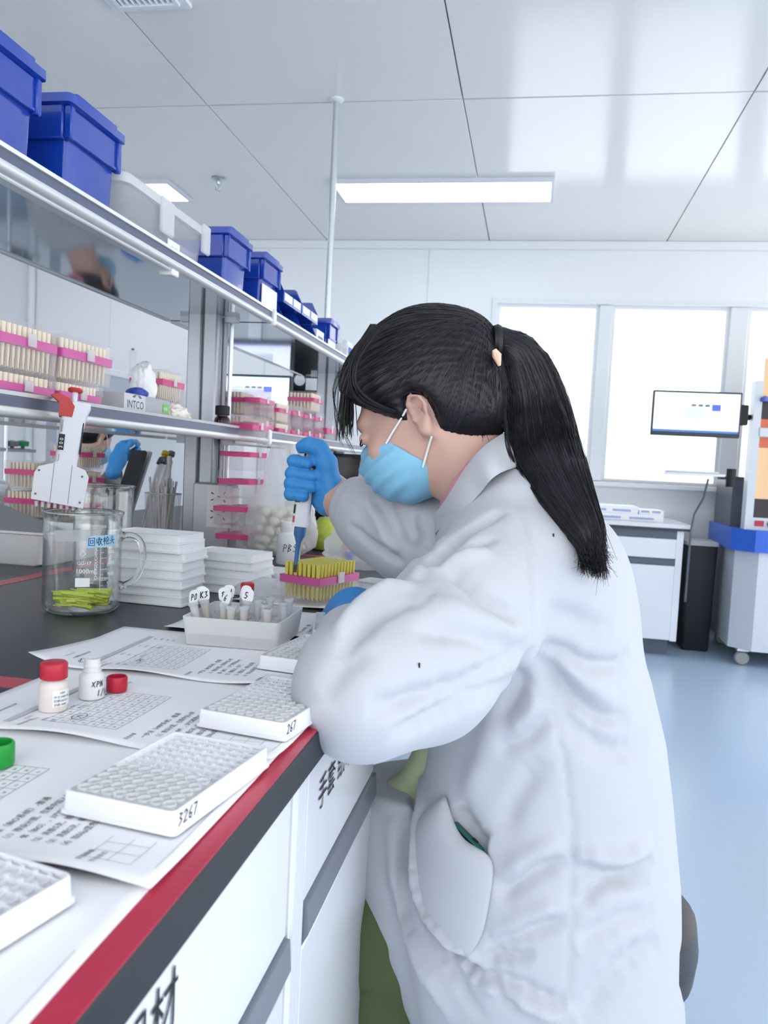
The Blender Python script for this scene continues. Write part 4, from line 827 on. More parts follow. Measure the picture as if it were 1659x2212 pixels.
# boxes right of the post
g2 = 'tip boxes on the lower shelf right of the post'
for k in range(2): shelf_box('tip box %s of the pair nearest the post, in front of the screen' % ['below', 'above'][k], 2.08, 2.19, ZLT+0.0668*k, ZLT+0.0663*(k+1), xf=-0.78, w=0.085, grp=g2, deck=dk_mag)
for k in range(2): shelf_box('tip box %s of the second pair right of the post' % ['below', 'above'][k], 2.06, 2.19, ZLT+0.0668*k, ZLT+0.0663*(k+1), xf=-0.728, w=0.048, grp=g2, deck=dk_mag, tips=False)
nn_ = ['first', 'second', 'third', 'fourth']
for j in range(4):
    for k in range(2): shelf_box('%s tip box of the long double row under the screen, %s layer' % (nn_[j], ['lower', 'upper'][k]), 2.225+0.128*j, 2.345+0.128*j, ZLT+0.058*k, ZLT+0.0575*(k+1), xf=-0.725, grp=g2, deck=dk_mag, tips=(j == 0))
shelf_box('single tip box standing on top of the long double row', 2.62, 2.74, ZLT+0.116, ZLT+0.182, xf=-0.735, grp=g2, deck=dk_mag)
shelf_box('tip box at the far end of the lower shelf next to the fringe', 2.77, 2.90, ZLT, ZLT+0.10, xf=-0.725, grp=g2, deck=dk_mag, tips=False)
t = thing('pipette', 'white pipette with a red tip lying on the lower shelf behind the clear tower', 'pipette', (-0.722, 2.00, ZLT+0.012), rot=(0, pi/2, pi/2)); MB().lathe([(0.0, 0), (0.009, 0), (0.009, 0.05), (0.006, 0.06), (0.004, 0.09), (0.0, 0.09)], 14).obj('barrel', M_pipw2, t) if False else MB().lathe([(0.0, 0), (0.009, 0), (0.009, 0.05), (0.006, 0.06), (0.004, 0.09), (0.0, 0.09)], 14).obj('barrel', M_milk, t); MB().lathe([(0.0, -0.008), (0.0095, -0.008), (0.0095, 0.0), (0.0, 0.0)], 14).obj('knob', M_redcap, t)
# ---- bags and small things on the bench behind the tower
def bag_film(name, label, c, rows_, m, seed, cat='bag', nring=40, amp=0.10):
    r = np.random.RandomState(seed); t = thing(name, label, cat, c); ph = r.uniform(0, 6, 8); R_ = []
    z_ = [p[0] for p in rows_]; rx = [p[1] for p in rows_]; ry = [p[2] for p in rows_]; K = 26
    for k in range(K+1):
        z = z_[0]+(z_[-1]-z_[0])*k/K; a_, b_ = np.interp(z, z_, rx), np.interp(z, z_, ry)
        R_.append([((a_*(1+amp*(abs(sin(3*a+ph[0]+9*z*4))+0.6*abs(sin(7*a+ph[1]-z*60))+0.4*abs(sin(13*a+ph[2]+z*90))-0.9)))*cos(a), (b_*(1+amp*(abs(sin(4*a+ph[3]+z*30))+0.6*abs(sin(9*a+ph[4]+z*50))-0.7)))*sin(a), z) for a in np.linspace(0, 2*pi, nring, endpoint=False)])
    o = MB().loft(R_).obj('film', m, t, 25); return t
bg_ = bag_film('plastic_bag', 'tall clear plastic bag of cream cotton balls behind the pipette', (-0.602, 1.885, ZB+0.0015), [(0, 0.055, 0.05), (0.02, 0.085, 0.07), (0.07, 0.088, 0.075), (0.12, 0.075, 0.06), (0.17, 0.045, 0.04), (0.22, 0.04, 0.03), (0.27, 0.028, 0.02)], clear_mat('cloudy_film', '#f8f9fb', 0.12, 0.62), 2)
cb_me = None
bm_ = bmesh.new(); bmesh.ops.create_icosphere(bm_, subdivisions=2, radius=0.0115)
for v in bm_.verts: v.co *= 1+0.08*sin(500*v.co.x)*sin(400*v.co.z)
cb_me = bpy.data.meshes.new('cotton'); bm_.to_mesh(cb_me); bm_.free(); cb_me.materials.append(mat('cotton_cream', '#e9e8d6', 0.95))
for p in cb_me.polygons: p.use_smooth = True
r = random.Random(3); n = 0
for lay in range(5):
    for k in range(14):
        a = 2*pi*k/14+lay*0.2; rr = (0.055 if k % 2 else 0.030)*(1-0.06*lay); o = link('cotton_ball', cb_me); o.location = (-0.602+rr*cos(a), 1.885+rr*0.8*sin(a), ZB+0.016+lay*0.022+r.uniform(-0.003, 0.003)); tag(o, 'cream cotton ball inside the tall clear bag', 'cotton ball', 'cotton balls in the bag')
bag_film('plastic_bag', 'puffed clear plastic bag under the raised forearm', (-0.345, 1.80, ZB+0.0015), [(0, 0.085, 0.10), (0.02, 0.115, 0.12), (0.05, 0.11, 0.11), (0.085, 0.08, 0.08), (0.11, 0.03, 0.03)], M_film, 5, amp=0.14)
bag_film('plastic_bag', 'small clear bag lying between the plate stacks and the yellow tips', (-0.442, 1.300, ZB+0.0015), [(0, 0.03, 0.05), (0.008, 0.045, 0.06), (0.018, 0.04, 0.05), (0.028, 0.012, 0.02)], M_film, 8, amp=0.14)
t = thing('green_tip_bag', 'yellow-green bundle of tips behind the raised glove', 'bag', (-0.515, 2.06, ZB)); MB().lathe([(0.0, 0.001), (0.05, 0.003), (0.06, 0.025), (0.055, 0.06), (0.035, 0.085), (0.0, 0.09)], 24).obj('bundle', mat('lime_plastic', '#c9d95e', 0.4, var=0.25, nscale=120), t); MB().lathe([(0.02, 0.085), (0.03, 0.10), (0.045, 0.115), (0.04, 0.118), (0.018, 0.09)], 20).obj('bag_neck', M_film, t)
for lb, x, y, hx, cc in (('small magenta tub right of the tip box tower', -0.672, 2.02, 0.018, '#c9467c'), ('small magenta capped tub in front of the puffed bag', -0.468, 2.03, 0.012, '#c9467c'), ('small blue cap beside the puffed bag', -0.42, 1.86, 0.009, '#2c55c8')):
    t = thing('small_tub', lb, 'tub', (x, y, ZB+0.001)); MB().lathe([(0.0, 0), (hx, 0), (hx*1.05, 0.004), (hx*1.1, hx*1.9), (0.0, hx*1.9)], 18).obj('cup', mat('tub_'+cc, cc, 0.4), t); MB().lathe([(hx*1.15, hx*1.8), (hx*1.18, hx*2.2), (0.0, hx*2.25)], 18).obj('lid', M_milk if hx > 0.01 else mat('tub_'+cc, cc, 0.4), t)
# hanging multichannel and black instrument further back on the bench
t = thing('black_instrument', 'black boxy instrument on the bench behind the mask', 'instrument', (-0.62, 2.72, ZB)); MB().box(-0.14, 0.14, -0.12, 0.12, 0.006, 0.262, bev=0.008).obj('housing', mat('black_plastic', '#1b1d22', 0.35), t); MB().box(-0.13, 0.13, -0.1225, -0.1195, 0.03, 0.25).obj('front_panel', mat('black_gloss', '#0f1013', 0.12), t); MB().box(-0.14, 0.142, -0.125, 0.122, 0, 0.012).obj('base', M_grey, t)
pz = ony(775, 1000, 2.55); t = thing('pipette', 'white pipette hanging on a stand in front of the black instrument', 'pipette', (pz.x, 2.55, ZB+0.085), rot=(0, radians(7), 0)); MB().lathe([(0.0, 0.0), (0.004, 0.002), (0.006, 0.05), (0.013, 0.06), (0.014, 0.15), (0.010, 0.19), (0.0, 0.192)], 16).obj('barrel', M_milk, t); MB().lathe([(0.0, 0.0), (0.0045, -0.002), (0.0065, 0.052), (0.0, 0.052)], 12).obj('shaft', mat('pipette_blue2', '#4a76a5', 0.4), t); MB().box(-0.0145, -0.0135, -0.004, 0.004, 0.09, 0.13).obj('dial', M_ink, t)
t = thing('pipette_holder', 'slim upright holder carrying the hanging white pipette', 'pipette stand', (pz.x+0.03, 2.555, ZB)); MB().cyl((0, 0, 0), 0.006, 0.008, 0.26, 12).obj('pole', M_alu, t); MB().cyl((0, 0, 0), 0.04, 0, 0.01, 28).obj('foot', M_ink, t); MB().box(-0.05, 0.008, -0.010, 0.006, 0.245, 0.255).obj('arm', M_ink, t)
# ------------------------------------------------------------------ soft forms: blended volumes turned into one skin
AX = Vector((cos(YAW), sin(YAW), 0)); BX = Vector((-sin(YAW), cos(YAW), 0))
LOC = Matrix((AX, BX, Vector((0, 0, 1)))).transposed().to_4x4(); LOC.translation = CAM      # local (right, away, up) -> room
LOCI = LOC.inverted()
def lp(u, v, b):
    d = ray(u, v); k = b/d.dot(BX); return np.array([d.dot(AX)*k, b, d.z*k])
def smin(a, b, k):
    if k <= 0: return np.minimum(a, b)
    h = np.clip(0.5+0.5*(b-a)/k, 0, 1); return b*(1-h)+a*h-k*h*(1-h)
def smax(a, b, k): return -smin(-a, -b, k)
def s_cap(P, a, b, ra, rb):
    a = np.asarray(a, np.float32); b = np.asarray(b, np.float32); ba = b-a
    h = np.clip(((P-a)@ba)/max(float(ba@ba), 1e-9), 0, 1)
    return np.linalg.norm(P-a-h[..., None]*ba, axis=-1)-(ra+h*(rb-ra))
def s_chain(P, pts, rs, k=0.01):
    d = None
    for i in range(len(pts)-1):
        e = s_cap(P, pts[i], pts[i+1], rs[i], rs[i+1]); d = e if d is None else smin(d, e, k)
    return d
def s_ell(P, c, r, R=None):
    q = P-np.asarray(c, np.float32)
    if R is not None: q = q@np.asarray(R, np.float32)      # columns of R are the axes
    r = np.asarray(r, np.float32); k0 = np.linalg.norm(q/r, axis=-1); k1 = np.linalg.norm(q/(r*r), axis=-1)
    return k0*(k0-1)/np.maximum(k1, 1e-6)
def s_loft(P, rows, ex=2.4):
    """rows: (up, right0, right1, near, away) cross sections stacked upward"""
    R = np.array(sorted(rows)); c = P[..., 2]
    g = [np.interp(c, R[:, 0], R[:, i]) for i in range(1, 5)]
    ca, ha = (g[0]+g[1])/2, (g[1]-g[0])/2; cb, hb = (g[2]+g[3])/2, (g[3]-g[2])/2
    q = (np.abs((P[..., 0]-ca)/ha)**ex+np.abs((P[..., 1]-cb)/hb)**ex)**(1/ex)
    d = (q-1)*np.minimum(ha, hb)
    return np.maximum(d, np.maximum(R[0, 0]-c, c-R[-1, 0]))
def skin(fn, lo, hi, h, smooth=2):
    lo = np.array(lo, float); n = np.ceil((np.array(hi)-lo)/h).astype(int)+1
    ax = [(lo[i]+h*np.arange(n[i])).astype(np.float32) for i in range(3)]
    st_ = 4; nc = (n-1)//st_+2                        # coarse pass first, fine only near the skin
    ac = [(lo[i]+h*st_*np.arange(nc[i])).astype(np.float32) for i in range(3)]
    Pc = np.stack(np.meshgrid(*ac, indexing='ij'), -1); Gc = fn(Pc)
    near = np.abs(Gc) < 3.2*h*st_; keep = near.copy()
    for d_ in range(3):
        keep |= np.roll(near, 1, d_); keep |= np.roll(near, -1, d_)
    G = np.repeat(np.repeat(np.repeat(Gc, st_, 0), st_, 1), st_, 2)[:n[0], :n[1], :n[2]].astype(np.float32)
    kf = np.repeat(np.repeat(np.repeat(keep, st_, 0), st_, 1), st_, 2)[:n[0], :n[1], :n[2]]
    ii = np.argwhere(kf)
    for k0 in range(0, len(ii), 400000):
        j = ii[k0:k0+400000]; G[j[:, 0], j[:, 1], j[:, 2]] = fn((lo+h*j).astype(np.float32))
    S = G < 0; cs = tuple(n-1)
    acc = np.zeros(cs+(3,), np.float32); cnt = np.zeros(cs, np.float32)
    def sl(o): return tuple(slice(o[i], o[i]+cs[i]) for i in range(3))
    for axis in range(3):
        others = [i for i in range(3) if i != axis]
        for o1 in (0, 1):
            for o2 in (0, 1):
                o = [0, 0, 0]; o[others[0]] = o1; o[others[1]] = o2; p = list(o); p[axis] = 1
                a, b = G[sl(o)], G[sl(p)]; m = (a < 0) != (b < 0)
                t = np.where(m, a/np.where(m, a-b, 1), 0)
                off = np.zeros(cs+(3,), np.float32); off[..., 0] = o[0]; off[..., 1] = o[1]; off[..., 2] = o[2]; off[..., axis] = t
                acc += off*m[..., None]; cnt += m
    act = cnt > 0; idx = -np.ones(cs, np.int64); idx[act] = np.arange(act.sum())
    ijk = np.argwhere(act); V = lo+h*(ijk+acc[act]/cnt[act][:, None])
    F = []
    for axis in range(3):
        o1, o2 = [(1, 2), (2, 0), (0, 1)][axis]
        a = S[tuple(slice(0, -1) if i == axis else slice(1, -1) for i in range(3))]
        b = S[tuple(slice(1, None) if i == axis else slice(1, -1) for i in range(3))]
        for sgn, m in ((1, a & ~b), (-1, ~a & b)):
            e = np.argwhere(m)
            for i in range(3):
                if i != axis: e[:, i] += 1
            if not len(e): continue
            q = []
            for d1, d2 in ((-1, -1), (0, -1), (0, 0), (-1, 0)):
                k = e.copy(); k[:, o1] += d1; k[:, o2] += d2; q.append(idx[k[:, 0], k[:, 1], k[:, 2]])
            q = np.stack(q, 1); F.append(q if sgn > 0 else q[:, ::-1])
    F = np.concatenate(F); F = F[(F >= 0).all(1)]
    E = np.concatenate([F[:, [i, (i+1) % 4]] for i in range(4)])
    for _ in range(smooth):
        s = np.zeros_like(V); c = np.zeros(len(V)); np.add.at(s, E[:, 0], V[E[:, 1]]); np.add.at(c, E[:, 0], 1)
        V = 0.5*V+0.5*s/np.maximum(c, 1)[:, None]
    return V, F
def vnormals(V, F):
    n = np.cross(V[F[:, 2]]-V[F[:, 0]], V[F[:, 3]]-V[F[:, 1]]); N = np.zeros_like(V)
    for i in range(4): np.add.at(N, F[:, i], n)
    return N/np.maximum(np.linalg.norm(N, axis=1), 1e-12)[:, None]
def to_obj(name, V, F, m, parent, world=LOC):
    me = bpy.data.meshes.new(name)
    W = np.array(world); Vw = V@W[:3, :3].T+W[:3, 3]
    me.from_pydata([tuple(p) for p in Vw], [], [tuple(int(i) for i in f) for f in F])
    for p in me.polygons: p.use_smooth = True
    me.materials.append(m); me.update()
    return link(name, me, parent)
def crease(V, F, folds):
    """folds: (polyline in picture coordinates, half width, height); each line is laid on the near side of the skin and raised or sunk there"""
    N = vnormals(V, F); Wm = np.array(LOC); Vw = V@Wm[:3, :3].T
    cr, cu, cf = np.array(RT), np.array(UP), np.array(FW); d = Vw@cf
    U = np.stack([CX+F_PX*(Vw@cr)/d, CY-F_PX*(Vw@cu)/d], 1)
    Nw = N@Wm[:3, :3].T; facing = (Nw*Vw).sum(1) < 0
    fi = np.where(facing)[0]; out = V.copy()
    for pl, wd, am in folds:
        pl = np.array(pl, float); seg = np.linalg.norm(np.diff(pl, axis=0), axis=1); tt = np.concatenate([[0], np.cumsum(seg)]); tt /= tt[-1]
        ns = max(6, int(seg.sum()/14)); s = np.linspace(0, 1, ns)
        px = np.stack([np.interp(s, tt, pl[:, 0]), np.interp(s, tt, pl[:, 1])], 1)
        if len(pl) > 2:
            for _ in range(3): px[1:-1] = 0.5*px[1:-1]+0.25*(px[:-2]+px[2:])
        Q = []
        for p in px:
            r = ((U[fi]-p)**2).sum(1); c = np.where(r < 64)[0]
            if not len(c): c = [int(r.argmin())]
            Q.append(V[fi[c[int(np.argmin(V[fi[c], 1]))]]])
        Q = np.array(Q); best = np.full(len(V), 9.0); bw = np.zeros(len(V))
        box = ((V > Q.min(0)-3*wd) & (V < Q.max(0)+3*wd)).all(1); bi = np.where(box)[0]
        if not len(bi): continue
        a, b = Q[:-1], Q[1:]; ba = b-a; L2 = np.maximum((ba**2).sum(1), 1e-12)
        pa = V[bi][:, None, :]-a[None]; h = np.clip((pa*ba[None]).sum(2)/L2, 0, 1)
        dd = np.linalg.norm(pa-h[..., None]*ba[None], axis=2); j = dd.argmin(1); dm = dd[np.arange(len(bi)), j]
        sp = (j+h[np.arange(len(bi)), j])/(ns-1)
        tap = np.clip(np.minimum(sp, 1-sp)*4, 0, 1)**0.7
        g = np.exp(-(dm/wd)**2)
        out[bi] += N[bi]*(am*tap*g)[:, None]
    return out
def fn_noise(V, amp, sc, seed=0):
    r = np.random.RandomState(seed); o = np.zeros(len(V))
    for k in range(5):
        f = r.normal(size=3)*sc*(1+0.4*k); o += np.sin(V@f+r.uniform(0, 6))/(1+0.5*k)
    return o*amp/2.5

M_skin = mat('skin', '#c9a496', 0.5, var=0.06, nscale=25, sss=0.15, bump=0.05, bscale=400)
M_coat = mat('lab_coat_cotton', '#bdc0c7', 0.85, var=0.012, nscale=60, sheen=0.15, bump=0.08, bscale=900)
M_glove = mat('blue_nitrile', '#3a8fd4', 0.5, var=0.06, nscale=40, bump=0.12, bscale=500)
M_hair = mat('black_hair', '#17171e', 0.38, var=0.35, nscale=60, spec=0.45)
M_hair2 = mat('hair_strand', '#1a191f', 0.34, var=0.3, nscale=30, spec=0.5)
M_mask = mat('mask_blue', '#86c3e2', 0.8, var=0.04, nscale=50, bump=0.1, bscale=700)
M_maskw = mat('mask_white', '#e8ecf0', 0.8)
M_pink = mat('pink_knit', '#c8889a', 0.8, bump=0.5, bscale=300)
M_green = mat('green_cloth', '#566240', 0.85, var=0.12, nscale=15, bump=0.1, bscale=300)
M_lgreen = mat('light_green_cloth', '#c6cfa8', 0.85, var=0.05)

person = thing('person', 'seated person in white lab coat with black ponytail, blue gloves and face mask', 'person', tuple(LOC @ Vector(lp(1250, 2100, 0.98)).to_3d()))
person.location.z = 0.0
PW = LOC.copy(); PW.translation = LOC.translation-person.location

# ---- head frame: f forward, s towards her left (the camera side), u up
HB = 1.075
hc = lp(925, 893, HB)
tilt, hyaw, hroll = radians(25), radians(22), radians(0)
f0 = np.array([-cos(hyaw), sin(hyaw), 0.0]); s0 = np.array([-sin(hyaw), -cos(hyaw), 0.0]); u0 = np.array([0, 0, 1.0])
hf = f0*cos(tilt)-u0*sin(tilt); hu = f0*sin(tilt)+u0*cos(tilt); hs = s0
hs, hu = hs*cos(hroll)+hu*sin(hroll), hu*cos(hroll)-hs*sin(hroll)
HR = np.stack([hf, hs, hu], 1)
def hp(f, s, u): return hc+HR@np.array([f, s, u])
neck_b = lp(1075, 1110, 1.05)
def body_fn(P):
    q = (P-hc.astype(np.float32))@HR.astype(np.float32)
    e = lambda c, r: s_ell(q, c, r)
    d = smin(e((-0.014, 0, 0.038), (0.094, 0.072, 0.084)), e((0.034, 0, -0.022), (0.056, 0.058, 0.070)), 0.03)
    d = smin(d, e((0.033, 0, -0.060), (0.048, 0.05, 0.034)), 0.02); d = smin(d, e((0.066, 0, -0.084), (0.02, 0.022, 0.018)), 0.02)
    d = smin(d, e((0.075, 0, 0.016), (0.022, 0.046, 0.016)), 0.015)
    for s in (-1, 1):
        d = smin(d, e((0.066, s*0.034, -0.03), (0.022, 0.022, 0.02)), 0.015)                       # cheeks
        d = smax(d, -e((0.096, s*0.031, -0.002), (0.016, 0.02, 0.011)), 0.008)                      # eye sockets
        d = smin(d, e((0.083, s*0.031, -0.003), (0.011, 0.014, 0.009)), 0.002)                      # lids
        # ear: rim, inner fold and lobe
        qe = q-np.array([-0.010, s*0.068, -0.010], np.float32); qe = qe/np.array([0.78, 0.85, 0.74], np.float32)+np.array([-0.010, s*0.068, -0.010], np.float32); ee = lambda c, r: s_ell(qe, c, r)
        rim = [(-0.004, 0.068, -0.03), (-0.012, 0.072, -0.012), (-0.02, 0.081, 0.008), (-0.016, 0.084, 0.026), (-0.002, 0.08, 0.033), (0.010, 0.073, 0.024), (0.012, 0.069, 0.008)]
        rim = [(a-0.008, s*b, c-0.012) for a, b, c in rim]
        er = s_chain(qe, rim, [0.007, 0.0045, 0.0042, 0.0042, 0.0042, 0.004, 0.0035], 0.004)
        er = smin(er, s_chain(qe, [(-0.012, s*0.07, -0.028), (-0.016, s*0.074, -0.008), (-0.008, s*0.073, 0.005)], [0.003, 0.003, 0.003], 0.004), 0.003)
        er = smin(er, ee((-0.011, s*0.066, -0.006), (0.014, 0.004, 0.024)), 0.004)
        er = smin(er, ee((-0.007, s*0.07, -0.038), (0.008, 0.005, 0.011)), 0.005); er = smin(er, ee((0.003, s*0.068, -0.018), (0.004, 0.005, 0.007)), 0.004)
        er = er*0.75
        d = smin(d, er, 0.004)
    d = smin(d, s_cap(q, (0.086, 0, -0.002), (0.103, 0, -0.030), 0.008, 0.011), 0.012)
    d = smin(d, e((0.084, 0, -0.058), (0.012, 0.022, 0.006)), 0.008)
    d = smin(d, s_cap(P, hp(-0.022, 0, -0.05), neck_b, 0.054, 0.058), 0.03)
    # trunk and arms under the clothes
    d = smin(d, s_cap(P, lp(1120, 1250, 1.06), lp(1230, 1900, 1.04), 0.078, 0.11), 0.05)
    d = smin(d, s_chain(P, [lp(1130, 1190, 0.92), lp(790, 1505, 0.745), lp(772, 1340, 1.06), lp(760, 1318, 1.16)], [0.045, 0.036, 0.026, 0.03], 0.02), 0.03)
    d = smin(d, s_chain(P, [lp(1120, 1130, 1.2), lp(905, 1185, 1.13), lp(735, 1080, 1.245), lp(700, 1040, 1.262)], [0.045, 0.036, 0.0265, 0.026], 0.02), 0.03)
    return d
V, F = skin(body_fn, (-0.36, 0.62, -0.62), (0.22, 1.40, 0.28), 0.0042, 1)
to_obj('body', V, F, M_skin, person, PW); BODY = (V, F)
lash = MB(PW)
for s in (1,):
    lash.tube([hp(0.094, s*0.017, -0.004), hp(0.0965, s*0.027, -0.008), hp(0.092, s*0.038, -0.008), hp(0.085, s*0.045, -0.004)], [0.0006, 0.0013, 0.0013, 0.0006], 5)
lash.obj('eyelash', M_hair, person)

# ---- lab coat
rows = [  # picture row, front, back, near, away
    (1075, 1000, 1175, 0.97, 1.17), (1130, 985, 1245, 0.93, 1.22), (1200, 960, 1288, 0.90, 1.25), (1300, 950, 1326, 0.885, 1.26), (1430, 945, 1372, 0.88, 1.25),
    (1560, 935, 1405, 0.875, 1.23), (1700, 915, 1422, 0.865, 1.21), (1850, 885, 1436, 0.85, 1.20), (2000, 870, 1436, 0.84, 1.21), (2150, 895, 1444, 0.835, 1.22), (2300, 930, 1450, 0.83, 1.23)]
LR = []
for v, u0_, u1_, n_, a_ in rows:
    m_ = (n_+a_)/2; p0, p1 = lp(u0_, v, m_-0.02), lp(u1_, v, m_+0.02); LR.append(((p0[2]+p1[2])/2, p0[0], p1[0], n_, a_))
lap = [(1690, 775, 1250, 1.00, 1.20), (1740, 770, 1300, 0.985, 1.20), (1850, 765, 1330, 0.97, 1.20), (1960, 780, 1350, 0.95, 1.20), (2080, 835, 1400, 0.93, 1.2), (2212, 890, 1430, 0.90, 1.2), (2320, 930, 1440, 0.88, 1.2)]
LL = []
for v, u0_, u1_, n_, a_ in lap:
    m_ = (n_+a_)/2; p0, p1 = lp(u0_, v, m_), lp(u1_, v, m_); LL.append(((p0[2]+p1[2])/2, p0[0], p1[0], n_, a_))
SLn = [lp(1090, 1240, 0.93), lp(1010, 1330, 0.865), lp(905, 1432, 0.79), lp(785, 1490, 0.735), lp(752, 1452, 0.86), lp(762, 1385, 0.975), lp(764, 1374, 0.995)]
SRn = [0.082, 0.078, 0.075, 0.060, 0.050, 0.040, 0.036]
SLf = [lp(1110, 1140, 1.22), lp(985, 1165, 1.16), lp(890, 1165, 1.135), lp(820, 1122, 1.185), lp(778, 1099, 1.216), lp(767, 1093, 1.222)]
SRf = [0.08, 0.07, 0.060, 0.057, 0.043, 0.034]
def coat_fn(P):
    d = s_loft(P, LR, 2.3)
    d = smin(d, s_ell(P, lp(1186, 1290, 1.06), (0.10, 0.165, 0.12)), 0.05)           # rounded upper back
    d = smin(d, s_ell(P, lp(1120, 1190, 1.06), (0.105, 0.19, 0.075)), 0.05)          # shoulders
    d = smin(d, s_ell(P, lp(1105, 1085, 1.055), (0.085, 0.125, 0.062)), 0.04)         # base of the neck
    d = smin(d, s_loft(P, LL, 2.2), 0.012)
    d = smin(d, s_chain(P, SLn, SRn, 0.03), 0.022)
    d = smin(d, s_chain(P, SLf, SRf, 0.03), 0.02)
    # open neck and the room left for the wrists
    d = smax(d, -s_cap(P, neck_b+np.array([0.004, 0, 0.01]), hp(-0.02, 0, -0.05), 0.050, 0.070), 0.012)
    d = smax(d, -s_cap(P, lp(710, 1063, 1.245), lp(758, 1091, 1.228), 0.045, 0.0275), 0.005)
    d = smax(d, -s_cap(P, lp(762, 1345, 1.07), lp(763, 1372, 0.985), 0.045, 0.029), 0.005)
    return d
V, F = skin(coat_fn, (-0.36, 0.60, -0.76), (0.46, 1.38, 0.10), 0.0040, 3)
folds = [  # laid over the near side: seams and drapery valleys sunk, rolls raised
    ([(1098, 1060), (1142, 1150), (1158, 1270), (1154, 1400)], 0.0045, -0.0035), ([(1154, 1400), (1128, 1476), (1070, 1545)], 0.009, -0.010),
    ([(1156, 1405), (1194, 1521), (1222, 1670), (1236, 1828), (1240, 1968), (1231, 2135), (1228, 2230)], 0.0045, -0.0032),
    ([(1147, 1335), (1073, 1307), (998, 1242), (933, 1205)], 0.010, -0.007), ([(1147, 1372), (1073, 1350), (985, 1312), (910, 1300)], 0.016, 0.004), ([(1147, 1398), (1073, 1386), (980, 1360), (890, 1362)], 0.010, -0.005),
    ([(1142, 1409), (1063, 1446), (980, 1484), (859, 1521), (790, 1530)], 0.010, -0.008), ([(1129, 1474), (1035, 1502), (933, 1558), (840, 1595)], 0.010, -0.006), ([(1100, 1440), (1000, 1470), (900, 1530)], 0.010, 0.003),
    ([(1091, 1093), (1017, 1130), (942, 1195), (905, 1251)], 0.008, -0.007), ([(1054, 1177), (961, 1205), (877, 1251)], 0.012, 0.006), ([(1080, 1150), (1000, 1180), (930, 1222)], 0.007, -0.004),
    ([(896, 1256), (831, 1272), (766, 1325), (722, 1372)], 0.010, 0.008), ([(900, 1290), (830, 1310), (770, 1360), (720, 1420)], 0.009, -0.006), ([(800, 1390), (730, 1440), (690, 1500)], 0.012, -0.004),
    ([(1166, 1419), (1222, 1484), (1296, 1544), (1370, 1558)], 0.010, -0.009), ([(1175, 1391), (1259, 1437), (1333, 1446), (1370, 1409)], 0.009, -0.007), ([(1184, 1437), (1231, 1558), (1333, 1633), (1408, 1590)], 0.014, -0.007), ([(1190, 1430), (1260, 1490), (1340, 1500)], 0.014, 0.005),
    ([(1180, 1300), (1250, 1350), (1330, 1360)], 0.014, -0.005), ([(1160, 1500), (1130, 1560), (1085, 1600)], 0.010, 0.005), ([(1195, 1530), (1150, 1580), (1070, 1612)], 0.010, -0.006),
    ([(1240, 1865), (1296, 1884), (1370, 1889), (1417, 1847)], 0.009, -0.008), ([(1240, 1840), (1300, 1856), (1370, 1858), (1415, 1815)], 0.012, 0.006), ([(1245, 1954), (1315, 1902), (1408, 1902)], 0.008, -0.007), ([(1250, 2040), (1330, 1990), (1420, 1975)], 0.012, -0.005),
    ([(1073, 1940), (1147, 1875), (1222, 1856)], 0.010, -0.008), ([(1080, 1900), (1140, 1845), (1220, 1815)], 0.014, 0.006), ([(1045, 2056), (1119, 2014), (1231, 1977)], 0.010, -0.007), ([(1060, 2030), (1130, 1985), (1225, 1945)], 0.012, 0.005),
    ([(998, 2070), (1063, 2107), (1166, 2154), (1231, 2168)], 0.009, -0.012), ([(1010, 2095), (1080, 2135), (1170, 2180), (1225, 2195)], 0.010, 0.007), ([(1026, 2070), (1110, 2061), (1156, 2065)], 0.007, -0.006), ([(1250, 2200), (1330, 2100), (1430, 2030)], 0.014, -0.006),
    ([(1070, 1520), (1040, 1640), (1000, 1730)], 0.018, 0.005), ([(1170, 1640), (1110, 1720), (1080, 1800)], 0.014, -0.005),
    ([(891, 1645), (896, 1726), (889, 1830), (887, 1900), (896, 1968), (961, 2051), (1063, 2126), (1130, 2190)], 0.006, -0.018), ([(904, 1645), (910, 1726), (903, 1830), (901, 1900), (912, 1960), (975, 2040), (1070, 2112)], 0.008, 0.009),
    ([(868, 1744), (877, 1875), (924, 2023), (1045, 2212)], 0.009, -0.010), ([(840, 1760), (855, 1900), (890, 2040), (970, 2212)], 0.012, 0.007),
    ([(775, 1062), (800, 1092), (830, 1160), (855, 1200)], 0.010, 0.004), ([(850, 1072), (870, 1130), (915, 1180)], 0.010, -0.006), ([(745, 1135), (800, 1175), (870, 1225)], 0.006, -0.006), ([(905, 1100), (925, 1140), (905, 1200)], 0.010, -0.007), ([(800, 1075), (830, 1110), (850, 1160)], 0.008, -0.004),
]
coat_flat = (V.copy(), F)
V = crease(V, F, [(p_, w_, a_*(1.8 if 0.0036 < abs(a_) < 0.0095 else 1.0)) for p_, w_, a_ in folds]+[([(974, 1738), (1000, 1790), (1046, 1840)], 0.013, -0.020)])
V += vnormals(V, F)*fn_noise(V, 0.0006, 22, 3)[:, None]
coat = to_obj('lab_coat', V, F, M_coat, person, PW)
from mathutils.bvhtree import BVHTree
def bvh(V, F): return BVHTree.FromPolygons([tuple(p) for p in V], [tuple(int(i) for i in f) for f in F])
coat_t = bvh(V, F); flat_t = bvh(*coat_flat)
def cast(tree, u, v):
    d = ray(u, v); dl = Vector((d.dot(AX), d.dot(BX), d.z)).normalized()
    h, n, _, _ = tree.ray_cast(Vector((0, 0, 0)), dl); return (np.array(h), np.array(n)) if h is not None else (None, None)
bodyV, bodyF = BODY; body_t = bvh(bodyV, bodyF)

